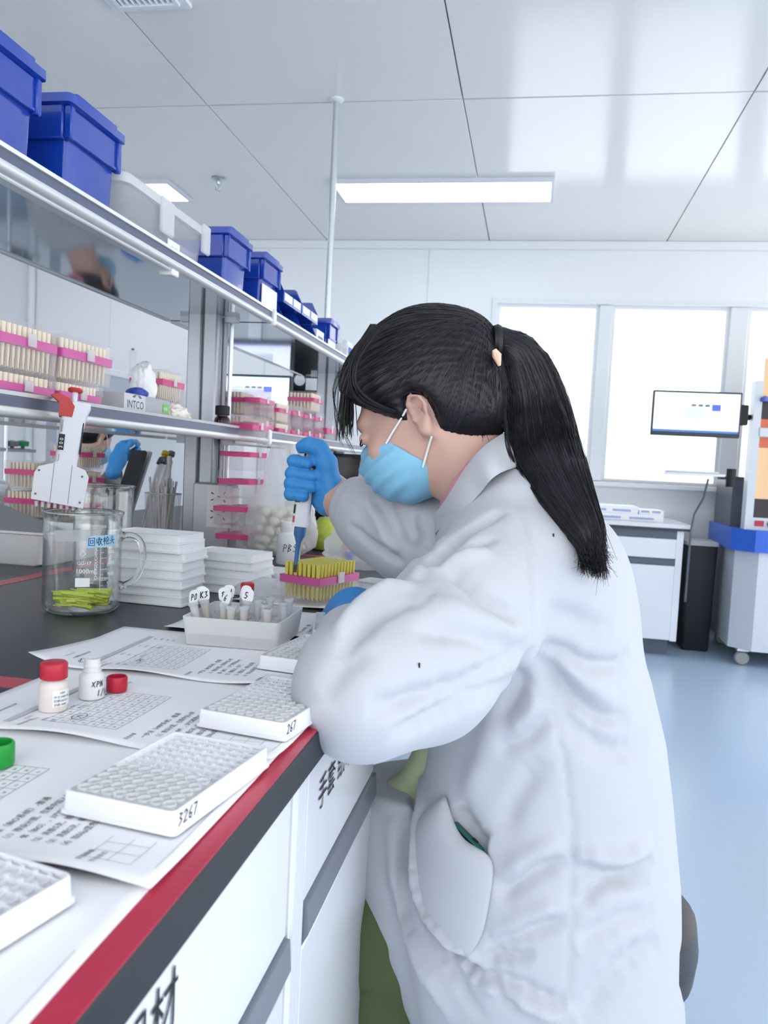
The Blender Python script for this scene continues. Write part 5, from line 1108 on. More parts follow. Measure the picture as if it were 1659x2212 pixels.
# ---- hair: cap swept back to the tie
PT = hp(-0.088, 0.012, 0.062)
def cap_fn(P):
    q = (P-hc.astype(np.float32))@HR.astype(np.float32)
    d = s_ell(q, (-0.014, 0, 0.040), (0.108, 0.0835, 0.100))
    d = smin(d, s_ell(q, (0.035, 0, 0.055), (0.068, 0.074, 0.062)), 0.03)
    d = smin(d, s_ell(q, (-0.055, 0, -0.01), (0.055, 0.066, 0.06)), 0.03)
    d = smin(d, s_ell(q, (-0.085, 0.008, 0.055), (0.03, 0.035, 0.035)), 0.03)
    d = smax(d, (0.68*q[..., 0]-0.73*q[..., 2]-0.020), 0.014)
    for s in (-1, 1):
        d = smax(d, -s_ell(q, (-0.010, s*0.085, -0.022), (0.027, 0.032, 0.044)), 0.006)
    return d
V, F = skin(cap_fn, hc-0.15, hc+0.17, 0.0038, 2)
q = (V-hc)@HR; r = np.arctan2(q[:, 1], q[:, 0]+0.09)
V += vnormals(V, F)*(0.0006*np.sin(70*np.arctan2(q[:, 1], q[:, 2]+0.02)+3*np.sin(20*q[:, 0])))[:, None]
to_obj('hair', V, F, M_hair, person, PW)
cap_t = bvh(V, F)
rnd = np.random.RandomState(4)
st = MB(PW)
fi = rnd.permutation(len(V))[:2600]
for i in fi:
    p = V[i].copy(); path = []
    fl = 0.10+0.9*rnd.rand()
    for k in range(9):
        h, n, _, _ = cap_t.find_nearest(Vector(p)); p = np.array(h)+np.array(n)*(0.0003+0.0006*fl); path.append(p)
        d = PT-p; L_ = np.linalg.norm(d)
        if L_ < 0.02: break
        qd = HR.T@d; sw = HR@np.array([-0.3, 0, 0.25*np.clip(0.5-abs(qd[2])*4, -0.3, 0.5)])
        d = d/L_+sw*0.3; p = p+d/np.linalg.norm(d)*min(0.014, L_*0.5)
    if len(path) > 2: st.tube(path, [0.0002]+[0.00036]*(len(path)-2)+[0.0002], 3, caps=False)
# loose fringe over the brow and fine flyaway hairs
def strand(px, b0, b1, r=0.0006, jit=0.002):
    n = len(px); P_ = []
    for k, (u, v) in enumerate(px): P_.append(lp(u, v, b0+(b1-b0)*k/(n-1))+rnd.normal(size=3)*jit*0.3)
    C_ = []
    for k in range(n-1):
        for t in (0, 0.34, 0.67):
            p0, p1, p2, p3 = P_[max(k-1, 0)], P_[k], P_[k+1], P_[min(k+2, n-1)]
            C_.append(0.5*((2*p1)+(-p0+p2)*t+(2*p0-5*p1+4*p2-p3)*t*t+(-p0+3*p1-3*p2+p3)*t**3))
    C_.append(P_[-1]); st.tube(C_, [r]*(len(C_)-1)+[r*0.4], 3, caps=False)
for k in range(90):
    j = rnd.normal()*1.0; x = 738+rnd.rand()*26; e = rnd.rand()
    strand([(x+60, 720+rnd.rand()*30), (x+14, 770), (x+2+j, 830), (x-2+4*j, 880+20*e), (x-3+6*j, 905+45*e)], 1.04+0.06*rnd.rand(), 1.05+0.08*rnd.rand(), 0.0007)
for k in range(40):
    x = rnd.rand(); strand([(800+40*x, 700), (760+20*x, 770), (752+18*x, 830), (775+35*x, 868), (835+30*x, 892)], 1.0, 1.0+0.015*rnd.rand(), 0.0006)
for k in range(14):
    j = rnd.rand(); strand([(745-6*j, 790), (726-8*j, 840), (722+10*j, 900), (735+40*j, 960+30*j)], 1.08, 1.1, 0.00025)
# ponytail
CL = [(1056, 742, 30), (1092, 742, 34), (1128, 775, 48), (1152, 835, 60), (1164, 900, 72), (1174, 965, 78), (1198, 1020, 70), (1224, 1070, 58), (1250, 1115, 47), (1270, 1155, 38), (1280, 1190, 25), (1282, 1215, 8)]
cen = []
for u, v, hw in CL:
    b = 1.035
    for du in (-0.5, 0, 0.5):
        h, n = cast(coat_t, u+du*hw, v)
        if h is not None: b = min(b, h[1]-0.026)
    cen.append([u, v, hw, b])
for _ in range(2):
    for k in range(1, len(cen)-1): cen[k][3] = min(cen[k][3], 0.25*cen[k-1][3]+0.5*cen[k][3]+0.25*cen[k+1][3]) if k < 6 else 0.25*cen[k-1][3]+0.5*cen[k][3]+0.25*cen[k+1][3]
cp = [lp(u, v, b) for u, v, hw, b in cen]; wd = [hw*b/F_PX for u, v, hw, b in cen]
def pony_frame(t):
    k = min(int(t), len(cp)-2); f_ = t-k; g = lambda A, i: A[max(0, min(len(A)-1, i))]
    def cr(A): return 0.5*((2*g(A, k))+(-g(A, k-1)+g(A, k+1))*f_+(2*g(A, k-1)-5*g(A, k)+4*g(A, k+1)-g(A, k+2))*f_*f_+(-g(A, k-1)+3*g(A, k)-3*g(A, k+1)+g(A, k+2))*f_**3)
    c = cr(cp); w_ = max(0.001, float(cr(wd))); d = g(cp, k+1)-g(cp, k); d = d/np.linalg.norm(d)
    side = np.cross(d, np.array([0, 1.0, 0])); side /= np.linalg.norm(side); dep_ = np.cross(side, d)
    return c, w_, side, dep_
rings = []; NT = 34
for j in range(NT):
    t = j/(NT-1)*(len(cp)-2.4); c, w_, sd, dp = pony_frame(t)
    rings.append([tuple(c+sd*(w_*cos(a)*(1+0.03*sin(7*a+t)))+dp*(min(w_, 0.026)*0.75*sin(a))) for a in np.linspace(0, 2*pi, 28, endpoint=False)])
MB(PW).loft(rings).obj('ponytail', M_hair, person, 180)
for k in range(1500):
    a = rnd.rand()*2*pi; rr = 0.8+0.24*rnd.rand(); path = []; t1 = len(cp)-1.02-1.5*rnd.rand()**1.5; ph = rnd.rand()*6; t0 = rnd.rand()**2*6
    for j in range(11):
        t = t0+(t1-t0)*j/10; c, w_, sd, dp = pony_frame(t); w2 = max(w_, 0.011+0.004*sin(3*a))
        path.append(c+sd*(w2*cos(a)*rr)+dp*(min(w2, 0.026)*0.75*sin(a)*rr)+sd*0.0012*sin(ph+t))
    ext = path[-1]-path[-2]; path.append(path[-1]+ext*(0.2+1.1*rnd.rand())+rnd.normal(size=3)*0.0022)
    if rnd.rand() < 0.35: path[-1] = path[-1]+rnd.normal(size=3)*0.005; path[-2] = path[-2]+rnd.normal(size=3)*0.002
    st.tube(path, [0.0002]+[0.00042]*9+[0.0003, 0.00015], 3, caps=False)
for k in range(16):
    j = rnd.rand(); strand([(1085, 820), (1090+4*j, 900), (1092+8*j, 950), (1100+20*j, 990+16*j)], 0.99, 0.93, 0.0006)
for k in range(10):
    j = rnd.rand(); strand([(1190+8*j, 830), (1228+12*j, 930), (1256+10*j, 1040), (1278+10*j, 1120)], 1.0, 0.99, 0.00025)
def skin_strand(px, r=0.0003):
    st.tube([near_body(u, v) for u, v in px], r, 3, caps=False)
def near_body(u, v):
    h, n = cast(body_t, u, v); return (h+n*0.0008) if h is not None else lp(u, v, 1.03)
for k in range(34):
    j = rnd.rand(); x = 962+78*j; y = 876+38*j; skin_strand([(x, y), (x+4+6*rnd.rand(), y+14), (x+6+16*rnd.rand(), y+22+22*rnd.rand())])
hs_ = st.obj('hair_strands', M_hair2, person, 180); hs_['kind'] = 'stuff'
c, w_, sd, dp = pony_frame(0.55)
MB(PW).tube([c+sd*(w_*0.86*cos(a))+dp*(w_*0.86*sin(a)) for a in np.linspace(0, 2*pi, 20, endpoint=False)], 0.007, 8, closed=True).obj('hair_tie', M_hair, person)
pp = lp(1072, 768, 1.0); MB(PW).tube([pp+np.array([-0.003, 0, 0.007]), pp+np.array([0.001, 0, 0]), pp+np.array([0.005, 0.002, -0.012])], [0.003, 0.006, 0.002], 8).obj('tie_charm', mat('peach_plastic', '#f0c9ad', 0.4), person)

# ---- face mask and its ear loops
def mask_fn(P):
    q = (P-hc.astype(np.float32))@HR.astype(np.float32)
    e = s_ell(q, (0.042, 0, -0.050), (0.070, 0.064, 0.056)); e = smin(e, s_cap(q, (0.09, 0, -0.012), (0.104, 0, -0.036), 0.011, 0.015), 0.02)
    e = np.abs(e+0.002)-0.0022
    f_, s_, u_ = q[..., 0], q[..., 1], q[..., 2]
    cut = np.maximum(u_+0.004-0.10*(f_-0.09)-2.2*np.maximum(s_*s_-0.0004, 0), 0.038+0.78*(u_+0.03)-f_)
    cut = np.maximum(cut, -0.112-u_)
    return smax(e, cut, 0.004)
V, F = skin(mask_fn, hc-0.14, hc+0.13, 0.0022, 3)
q = (V-hc)@HR; V += vnormals(V, F)*(0.0016*np.sin(q[:, 2]*330+q[:, 0]*60)*np.clip((q[:, 0]-0.03)*30, 0, 1))[:, None]
to_obj('face_mask', V, F, M_mask, person, PW); mask_t = bvh(V, F)
def near_pt(u, v, off=0.003):
    best = None
    for tr in (mask_t, body_t):
        h, n = cast(tr, u, v)
        if h is not None and (best is None or h[1] < best[1]): best = h
    return (best if best is not None else lp(u, v, 1.0))+np.array([0, -off, 0])
for pts in ([(878, 884), (866, 905), (848, 934), (834, 958)], [(932, 944), (927, 960), (920, 985), (913, 1010)]):
    MB(PW).tube([near_pt(u, v) for u, v in pts], 0.0015, 6).obj('ear_loop', M_maskw, person)
# ---- collars
def ring_strip(name, top, bot, m, thick=0.0022):
    def spl(P_, n=48):
        P_ = [np.array(p) for p in P_]; K = len(P_); o = []
        for i in range(n):
            t = i/n*K; k = int(t); f_ = t-k; p0, p1, p2, p3 = P_[k-1], P_[k % K], P_[(k+1) % K], P_[(k+2) % K]
            o.append(0.5*((2*p1)+(-p0+p2)*f_+(2*p0-5*p1+4*p2-p3)*f_*f_+(-p0+3*p1-3*p2+p3)*f_**3))
        return o
    A, B = spl(top), spl(bot); n = len(A); c = sum(A)/n; rows_ = []
    inn = [a+(c-a)/np.linalg.norm(c-a)*0.004-np.array([0, 0, 0.03]) for a in A]
    mid = [0.5*(a+b)+(0.5*(a+b)-c)/np.linalg.norm(0.5*(a+b)-c)*0.004 for a, b in zip(A, B)]
    topo = [a+(a-c)/np.linalg.norm(a-c)*0.003-np.array([0, 0, 0.001]) for a in A]
    inb = [b-np.array([0, 0, 0.004]) for b in B]
    o = MB(PW).loft([inn, A, topo, mid, B, inb], caps=False).obj(name, m, person, 70)
    return o
ring_strip('coat_collar', [lp(938, 1112, 1.07), lp(966, 1073, 1.0), lp(1004, 1012, 0.975), lp(1045, 964, 0.975), lp(1098, 930, 1.05), lp(1050, 968, 1.13), lp(1010, 1018, 1.14), lp(972, 1080, 1.12)],
   [lp(955, 1140, 1.07), lp(988, 1112, 0.975), lp(1034, 1062, 0.945), lp(1080, 1015, 0.935), lp(1165, 990, 1.05), lp(1085, 1020, 1.17), lp(1040, 1070, 1.18), lp(1000, 1120, 1.15)], M_coat)
ring_strip('shirt_collar', [lp(948, 1095, 1.07), lp(962, 1066, 1.01), lp(998, 1012, 0.995), lp(1040, 975, 0.995), lp(1085, 950, 1.05), lp(1045, 975, 1.115), lp(1006, 1018, 1.12), lp(968, 1072, 1.105)],
   [lp(958, 1115, 1.07), lp(974, 1090, 1.005), lp(1010, 1040, 0.99), lp(1050, 1000, 0.99), lp(1095, 975, 1.05), lp(1055, 1000, 1.12), lp(1016, 1045, 1.125), lp(980, 1095, 1.11)], M_pink)
# ---- pocket with a phone
Lp = [(966, 1722), (930, 1745), (896, 1790), (887, 1850), (893, 1915), (905, 1965), (935, 2015), (975, 2050)]
Rp = [(966, 1722), (985, 1790), (1012, 1826), (1070, 1846), (1066, 1900), (1056, 1960), (1044, 2025), (1012, 2064)]
NU, NV = 18, 24; tt = np.linspace(0, 1, len(Lp)); vs = []
for j in range(NV+1):
    s = j/NV
    pl = np.array([np.interp(s, tt, [p[i] for p in Lp]) for i in (0, 1)]); pr = np.array([np.interp(s, tt, [p[i] for p in Rp]) for i in (0, 1)])
    for i in range(NU+1):
        u, v = pl+(pr-pl)*i/NU; h, n = cast(flat_t, u, v)
        if h is None: h, n = lp(u, v, 0.85), np.array([0, -1.0, 0])
        x = i/NU; gape = 0.018*max(0, 1-s/0.55)*sin(pi*min(1, max(0, x*0.9+0.1)))*min(1, s*6) if s > 0 else 0
        e = min(x, 1-x)*NU; vs.append(h+n*(0.0035 if 0.8 < e else 0.0022)+n*gape*(0.35+0.65*x)+n*0.011*sin(pi*x)**0.7*min(1, s*5)*max(0, 1-s)**0.6)
A_ = np.array(vs).reshape(NV+1, NU+1, 3)
for _ in range(10): A_[1:-1, 1:-1] = 0.5*A_[1:-1, 1:-1]+0.125*(A_[:-2, 1:-1]+A_[2:, 1:-1]+A_[1:-1, :-2]+A_[1:-1, 2:])
for _ in range(4): A_[1:-1, 0] = 0.5*A_[1:-1, 0]+0.25*(A_[:-2, 0]+A_[2:, 0]); A_[1:-1, -1] = 0.5*A_[1:-1, -1]+0.25*(A_[:-2, -1]+A_[2:, -1])
vs = list(A_.reshape(-1, 3))
for su, sv in ((905, 1437), (1195, 1157)):
    h_, n_ = cast(coat_t, su, sv); MB(PW).tube([h_+n_*0.0006+np.array([0, 0, 0.002]), h_+n_*0.0006-np.array([0, 0, 0.0025])], 0.0009, 5).obj('ink_spot', M_ink, person)
po = MB(PW); po.add([tuple(p) for p in vs], [(j*(NU+1)+i, j*(NU+1)+i+1, (j+1)*(NU+1)+i+1, (j+1)*(NU+1)+i) for j in range(NV) for i in range(NU)])
o = po.obj('pocket', M_coat, person, 180); md = o.modifiers.new('cloth', 'SOLIDIFY'); md.thickness = 0.0016; md.offset = 1
h, n = cast(flat_t, 1008, 1812)
ph = thing('phone', 'dark green phone sticking out of the coat pocket', 'phone', (0, 0, 0))
p0, p1 = cast(flat_t, 980, 1783)[0], cast(flat_t, 1044, 1848)[0]
d = p1-p0; L_ = np.linalg.norm(d); d /= L_; nn = n-d*(n@d); nn /= np.linalg.norm(nn); up_ = np.cross(nn, d); up_ = up_ if up_[2] > 0 else -up_
Mx = Matrix((Vector(d), Vector(up_), Vector(nn))).transposed().to_4x4(); Mx.translation = Vector(p0-n*0.0015)
ph.matrix_world = LOC @ Mx
MB().rrect(-0.004, L_*0.96, -0.034, 0.005, [(-0.0042, 0.0015), (-0.003, 0), (0.003, 0), (0.0042, 0.0015)], 0.006).obj('case', mat('phone_green', '#1f5a52', 0.25), ph)
MB().rrect(L_*0.55, L_*0.72, 0.0045, 0.0062, [(-0.002, 0), (0.002, 0)], 0.0008).obj('port', M_ink, ph)
MB().rrect(0.004, L_*0.9, -0.03, 0.002, [(0.0042, 0), (0.0048, 0.0005)], 0.004).obj('screen', mat('phone_screen', '#10181c', 0.1), ph)
# ---- shirt and trousers
def shirt_fn(P): return smin(s_cap(P, lp(900, 1700, 1.08), lp(1100, 1500, 1.06), 0.030, 0.08), s_cap(P, lp(850, 1712, 1.09), lp(1000, 1740, 1.06), 0.020, 0.042), 0.02)
V, F = skin(shirt_fn, (-0.25, 0.90, -0.55), (0.15, 1.22, -0.05), 0.006, 2); to_obj('shirt', V, F, M_lgreen, person, PW)
def pants_fn(P):
    d = None
    for b, k in ((1.075, 0), (1.24, 14)):
        e = s_chain(P, [lp(1150, 2050, b-0.03), lp(838-k, 1990, b), lp(860-k, 2300, b), lp(862-k, 2600, b)], [0.10, 0.072, 0.062, 0.055], 0.03); d = e if d is None else smin(d, e, 0.02)
    d = smin(d, s_ell(P, lp(1180, 2090, 1.04), (0.14, 0.17, 0.10)), 0.04)
    return smax(d, -(P[..., 2]+0.91), 0.01)
V, F = skin(pants_fn, (-0.38, 0.80, -0.99), (0.26, 1.42, -0.36), 0.008, 2)
V += vnormals(V, F)*fn_noise(V, 0.006, 30, 5)[:, None]; to_obj('trousers', V, F, M_green, person, PW)
for b, k in ((1.075, 0), (1.24, 14)):
    c = lp(845-k, 2620, b); z0 = -0.985
    def shoe_fn(P, c=c, z0=z0): return smax(smin(s_ell(P, (c[0]-0.05, c[1], z0+0.03), (0.13, 0.048, 0.045)), s_ell(P, (c[0]+0.02, c[1], z0+0.06), (0.05, 0.042, 0.055)), 0.02), z0+0.002-P[..., 2], 0.004)
    V, F = skin(shoe_fn, (c[0]-0.2, c[1]-0.07, z0-0.01), (c[0]+0.1, c[1]+0.07, z0+0.14), 0.008, 1); to_obj('shoe', V, F, mat('black_shoe', '#22242a', 0.5), person, PW)

# ---- stool
sx = lp(1490, 2050, 1.03)-np.array([0.15, 0, 0]); sw_ = LOC @ Vector(sx)
t = thing('lab_stool', 'black padded stool under the seated person', 'stool', (sw_.x, sw_.y, 0))
MB().lathe([(0.0, 0.335), (0.13, 0.335), (0.146, 0.35), (0.150, 0.385), (0.145, 0.42), (0.12, 0.438), (0.0, 0.44)], 40).obj('seat', mat('black_vinyl', '#26282e', 0.4, bump=0.1, bscale=300), t)
MB().lathe([(0.0, 0.33), (0.12, 0.33), (0.12, 0.335), (0.0, 0.335)], 30).obj('seat_plate', M_grey, t)
MB().lathe([(0.025, 0.06), (0.025, 0.2), (0.018, 0.2), (0.018, 0.33)], 16, caps=True).obj('column', M_alu, t)
for k in range(5):
    a = 2*pi*k/5+0.3; lg = MB().tube([(0.02*cos(a), 0.02*sin(a), 0.10), (0.24*cos(a), 0.24*sin(a), 0.065)], [0.018, 0.012], 8).obj('leg', M_ink, t)
    MB(Matrix.Translation((0.24*cos(a), 0.24*sin(a), 0.028)) @ Matrix.Rotation(a, 4, 'Z') @ Matrix.Rotation(pi/2, 4, 'X')).lathe([(0.0, -0.012), (0.024, -0.012), (0.028, -0.006), (0.028, 0.006), (0.024, 0.012), (0.0, 0.012)], 14).obj('caster', M_ink, lg)
# ---- gloved right hand closed on a pipette, gloved left hand resting on the bench
PBd = 1.25
ptip, pbody, ptop = lp(636.7, 1236, PBd), lp(647, 1137.5, PBd), lp(665, 1010, PBd+0.006)
pax = (ptop-ptip)/np.linalg.norm(ptop-ptip); pright = np.array([1.0, 0, 0]); pright -= pax*(pright@pax); pright /= np.linalg.norm(pright); pback = np.cross(pax, pright); pback = pback if pback[1] > 0 else -pback
def pp_(v, a, b):                                 # a point beside the pipette at picture row v
    t = (v-1236)/(1010-1236); return ptip+(ptop-ptip)*t+pright*a+pback*b
fing = [  # row at knuckle, row at tip, reach left, tip right
    (1000, 1001, -0.0235, 0.001), (1023, 1026, -0.0245, 0.0105), (1047, 1049, -0.0245, 0.0125), (1068, 1071, -0.022, 0.002)]
def glove_r(P):
    palm = s_chain(P, [pp_(1000, 0.020, 0.026), pp_(1060, 0.023, 0.026)], [0.013, 0.013])
    palm = smin(palm, s_chain(P, [pp_(1010, 0.030, 0.018), pp_(1075, 0.038, 0.012), lp(722, 1070, 1.252)], [0.017, 0.022, 0.025], 0.01), 0.015)
    palm = smin(palm, s_cap(P, pp_(1060, 0.022, 0.016), lp(712, 1078, 1.252), 0.018, 0.024), 0.012)
    d = palm
    fs = None
    for r0, r1, lf, tr in fing:
        e = s_chain(P, [pp_(r0, 0.020, 0.028), pp_(r0+1, -0.010, 0.030), pp_((r0+r1)/2, lf, 0.012), pp_(r1, lf+0.002, -0.013), pp_(r1+1, tr, -0.0225)], [0.0112, 0.0105, 0.0100, 0.0098, 0.0088], 0.004)
        fs = e if fs is None else smin(fs, e, 0.0015)
    d = smin(d, fs, 0.004)
    th = s_chain(P, [lp(714, 1050, 1.24), lp(706, 1000, 1.237), lp(690, 968, 1.237), lp(668, 961, 1.240), lp(651, 965, 1.244)], [0.019, 0.0145, 0.0118, 0.0108, 0.0092], 0.010)
    d = smin(d, th, 0.010)
    cuff = s_cap(P, lp(722, 1070, 1.252), lp(736, 1082, 1.246), 0.027, 0.030)
    d = smin(d, cuff, 0.01)
    d = smax(d, (P-lp(734, 1080, 1.246))@(lambda w_: w_/np.linalg.norm(w_))(lp(745, 1089, 1.24)-lp(722, 1070, 1.246)), 0.003)
    d = smax(d, -s_cap(P, lp(730, 1077, 1.248), lp(750, 1092, 1.24), 0.0275, 0.029), 0.002)
    return d
V, F = skin(glove_r, lp(675, 1030, 1.25)-np.array([0.075, 0.075, 0.08]), lp(690, 1030, 1.25)+np.array([0.085, 0.075, 0.08]), 0.0022, 1)
V += vnormals(V, F)*fn_noise(V, 0.0005, 130, 8)[:, None]
to_obj('glove', V, F, M_glove, person, PW)
def rotm(z):
    z = Vector(z).normalized(); x = Vector((1, 0, 0)); x = (x-z*x.dot(z)).normalized(); return Matrix((x, z.cross(x), z)).transposed().to_4x4()
pip = thing('pipette', 'white hand pipette with blue shaft held upright over the yellow tips', 'pipette')
Mp = rotm(pax); Mp.translation = Vector(ptip); pip.matrix_world = LOC @ Mp
Lb = float(np.linalg.norm(pbody-ptip)); Lt = float(np.linalg.norm(ptop-ptip))
M_pipw = mat('pipette_white', '#e6e8ee', 0.35); M_pipb = mat('pipette_blue', '#3f6f9f', 0.4)
MB().loft([[(x*k, y*k2, z) for x, y in rr_poly(-0.0135, 0.0135, -0.011, 0.011, 0.006, 4)] for z, k, k2 in ((Lb, 0.98, 0.95), (Lb+0.002, 1, 1), (Lb+0.05, 0.92, 0.95), (Lt-0.004, 0.8, 0.85), (Lt, 0.72, 0.78))]).obj('handle', M_pipw, pip)
MB().lathe([(0.0, 0.012), (0.0032, 0.012), (0.0036, 0.03), (0.0042, Lb-0.026), (0.0062, Lb-0.02), (0.0092, Lb-0.013), (0.0095, Lb), (0.0, Lb)], 18).obj('shaft', M_pipb, pip)
MB().lathe([(0.0, 0.0), (0.0026, 0.0), (0.0028, 0.012), (0.0, 0.012)], 12).obj('nose_cone', mat('pipette_dark', '#3a3d42', 0.5), pip)
MB().box(0.004, 0.021, -0.008, 0.008, Lt+0.001, Lt+0.014, bev=0.003).obj('finger_hook', M_pipb, pip)
MB().lathe([(0.0, Lt), (0.0085, Lt), (0.0085, Lt+0.012), (0.006, Lt+0.014), (0.004, Lt+0.026), (0.0, Lt+0.026)], 16).obj('collar', clear_mat('clear_plastic', '#e9edf2', 0.15, 0.55), pip)
MB().lathe([(0.0, Lt+0.026), (0.008, Lt+0.026), (0.0085, Lt+0.03), (0.006, Lt+0.034), (0.0, Lt+0.034)], 16).obj('plunger', M_pipw, pip)
MB().box(-0.0125, -0.0045, -0.0117, -0.0108, Lb+0.038, Lb+0.060).obj('dial_window', M_ink, pip)
MB().box(-0.0125, -0.0095, -0.0117, -0.0108, Lb+0.006, Lb+0.016).obj('red_mark', mat('red_print', '#c8404f', 0.5), pip)
MB().box(-0.0125, -0.0098, -0.0117, -0.0108, Lb+0.020, Lb+0.034).obj('black_mark', M_ink, pip)
# left hand
wl = lp(764, 1350, 1.02); kn = lp(752, 1322, 1.13)
def glove_l(P):
    d = s_chain(P, [wl, lp(766, 1326, 1.075), kn], [0.031, 0.032, 0.026], 0.02); d = smin(d, s_ell(P, lp(766, 1318, 1.10), (0.036, 0.042, 0.023)), 0.015)
    for i, (du, ln) in enumerate(((-24, 0.9), (-8, 1.0), (8, 0.97), (22, 0.8))):
        a = kn+np.array([du*0.00068, 0.0, 0.0]); e = s_chain(P, [a, a+np.array([-0.008, 0.034*ln, -0.002]), a+np.array([-0.016, 0.052*ln, -0.014]), a+np.array([-0.018, 0.058*ln, -0.028])], [0.0115, 0.0105, 0.0095, 0.0085], 0.004)
        d = smin(d, e, 0.003)
    th = s_chain(P, [lp(745, 1332, 1.07), lp(730, 1334, 1.10), lp(724, 1340, 1.13)], [0.017, 0.0125, 0.0095], 0.006)
    return smin(d, th, 0.012)
V, F = skin(glove_l, kn-np.array([0.09, 0.14, 0.075]), kn+np.array([0.08, 0.11, 0.07]), 0.003, 1)
zmin = -0.234; V[:, 2] = np.maximum(V[:, 2], zmin)
to_obj('glove', V, F, M_glove, person, PW)
# ------------------------------------------------------------------ far side of the room
# bench cabinet under the window
cx0 = 0.10; t = thing('lab_cabinet', 'white cabinet with grey handles under the window', 'cabinet', (0, 4.55, 0))
MB().box(cx0, 0.835, 0.02, 0.70, 0.09, 0.70).obj('carcass', M_cabr, t); MB().box(cx0, 0.80, 0.06, 0.66, 0, 0.09).obj('plinth', M_grey, t)
MB().box(cx0-0.02, 0.87, -0.02, 0.74, 0.712, 0.735, bev=0.003).obj('worktop', mat('pale_worktop', '#dfe4ea', 0.2), t); MB().box(cx0-0.018, 0.868, -0.022, 0.738, 0.700, 0.713).obj('worktop_edge', mat('dark_edge', '#2d323c', 0.4), t)
MB().box(cx0, 0.80, 0.0, 0.02, 0.655, 0.699).obj('rail', M_grey, t)
for x0, x1 in ((cx0+0.004, 0.80),):
    d = MB().box(x0, x1, 0.0, 0.02, 0.545, 0.652, bev=0.002).obj('drawer', M_cab, t); MB().box(x0, x1, -0.004, 0.018, 0.508, 0.541, bev=0.002).obj('handle', M_grey, d)
    d = MB().box(x0, x1, 0.0, 0.02, 0.095, 0.505, bev=0.002).obj('door', M_cab, t)
MB().box(0.80, 0.835, 0.0, 0.02, 0.09, 0.70).obj('stile', M_cab, t)
for k, (x0, x1, z0, z1, lb) in enumerate(((0.34, 0.74, 0.7355, 0.775, 'flat white carton with blue print, lower one on the window cabinet'), (0.30, 0.60, 0.7755, 0.815, 'flat white carton with blue print on top of the lower one'), (0.605, 0.74, 0.7755, 0.80, 'small white carton at the right end on the window cabinet'))):
    t = thing('carton', lb, 'carton', ((x0+x1)/2, 4.78, z0), 0, 'cartons on the window cabinet'); a = (x1-x0)/2; MB().box(-a, a, -0.12, 0.12, 0, z1-z0, bev=0.002).obj('box', mat('carton_white', '#f3f5f8', 0.5), t)
    for s in (-0.5, 0.4): MB().box(a*s-0.05*a/0.15, a*s+0.05*a/0.15, -0.1215, -0.1195, 0.010, 0.022).obj('print_patch', mat('lilac_print', '#a9b2dc', 0.6), t)
# black bin between cabinet and machine
t = thing('black_bin', 'tall black bin in the gap beside the machine', 'bin', (0.985, 4.90, 0)); MB().rrect(-0.085, 0.085, -0.13, 0.13, [(0, 0.015), (0.01, 0.01), (0.60, 0), (0.61, 0)], 0.02, 4).obj('body', mat('bin_black', '#1d2026', 0.5), t); MB().rrect(-0.09, 0.09, -0.135, 0.135, [(0.61, 0), (0.63, 0), (0.635, 0.01)], 0.02, 4).obj('lid', mat('bin_lid', '#2a2e36', 0.45), t)
# machine with orange window
mx0, my0 = 1.07, 4.42
t = thing('robot_machine', 'white laboratory machine with a blue band and amber windows on casters', 'machine', (mx0, my0, 0), -0.03)
M_mw = mat('machine_white', '#d3d8de', 0.35); M_mb = mat('machine_blue', '#2f66d0', 0.35); M_amb = clear_mat('amber_acrylic', '#f0b070', 0.08, 0.35); M_dk = mat('machine_dark', '#3a3136', 0.5)
ch = [(0.10, 0.0), (1.10, 0.0), (1.10, 0.75), (0.0, 0.75), (0.0, 0.10)]
MB().prism([(x+0.03 if x < 1 else x, y+(0.03 if y < 0.5 else 0)) for x, y in ch], 0.09, 0.62).obj('cabinet_body', M_mw, t, None)
MB().box(0.28, 0.2835, 0.0285, 0.031, 0.10, 0.62).obj('door_gap', M_grey, t)
MB().prism(ch, 0.62, 0.735).obj('blue_band', M_mb, t, None)
MB().prism([(0.10, 0.18), (1.1, 0.18), (1.1, 0.72), (0.02, 0.72), (0.02, 0.26)], 0.735, 0.995).obj('side_hood', mat('hood_grey', '#4c4f5c', 0.4), t, None)
fr = MB(); fr.box(0.055, 0.095, 0.07, 0.16, 0.735, 1.52); fr.box(0.095, 1.1, 0.07, 0.12, 0.735, 0.80); fr.box(1.06, 1.1, 0.07, 0.12, 0.80, 1.52); fr.obj('upper_frame', M_mw, t, None)
MB().box(0.12, 1.06, 0.20, 0.30, 0.80, 1.52).obj('work_chamber', M_dk, t)
for z0, z1, nm in ((0.90, 1.17, 'lower_window'), (1.43, 1.64, 'upper_window')): MB().box(0.096, 1.06, 0.085, 0.093, z0, z1).obj(nm, mat('amber_panel', '#f3c795', 0.2), t)
MB().box(0.096, 1.06, 0.085, 0.105, 1.32, 1.43).obj('dark_strip', M_dk, t); MB().box(0.096, 1.06, 0.083, 0.105, 1.275, 1.32).obj('red_strip', mat('orange_strip', '#d8694a', 0.4), t); MB().box(0.09, 1.06, 0.065, 0.10, 1.225, 1.275, bev=0.004).obj('handle_bar', M_mw, t); MB().box(0.096, 1.06, 0.085, 0.105, 1.17, 1.225).obj('amber_strip', mat('orange_strip', '#d8694a', 0.4), t)
MB().box(0.096, 1.06, 0.088, 0.105, 0.80, 0.90).obj('dark_window', M_dk, t)
MB().box(0.105, 0.150, 0.066, 0.071, 0.755, 0.785).obj('red_button', M_redcap, t); MB(Matrix.Translation((0.185, 0.066, 0.77)) @ Matrix.Rotation(pi/2, 4, 'X')).cyl((0, 0, 0), 0.018, -0.004, 0.006, 16).obj('dial', M_grey, t)
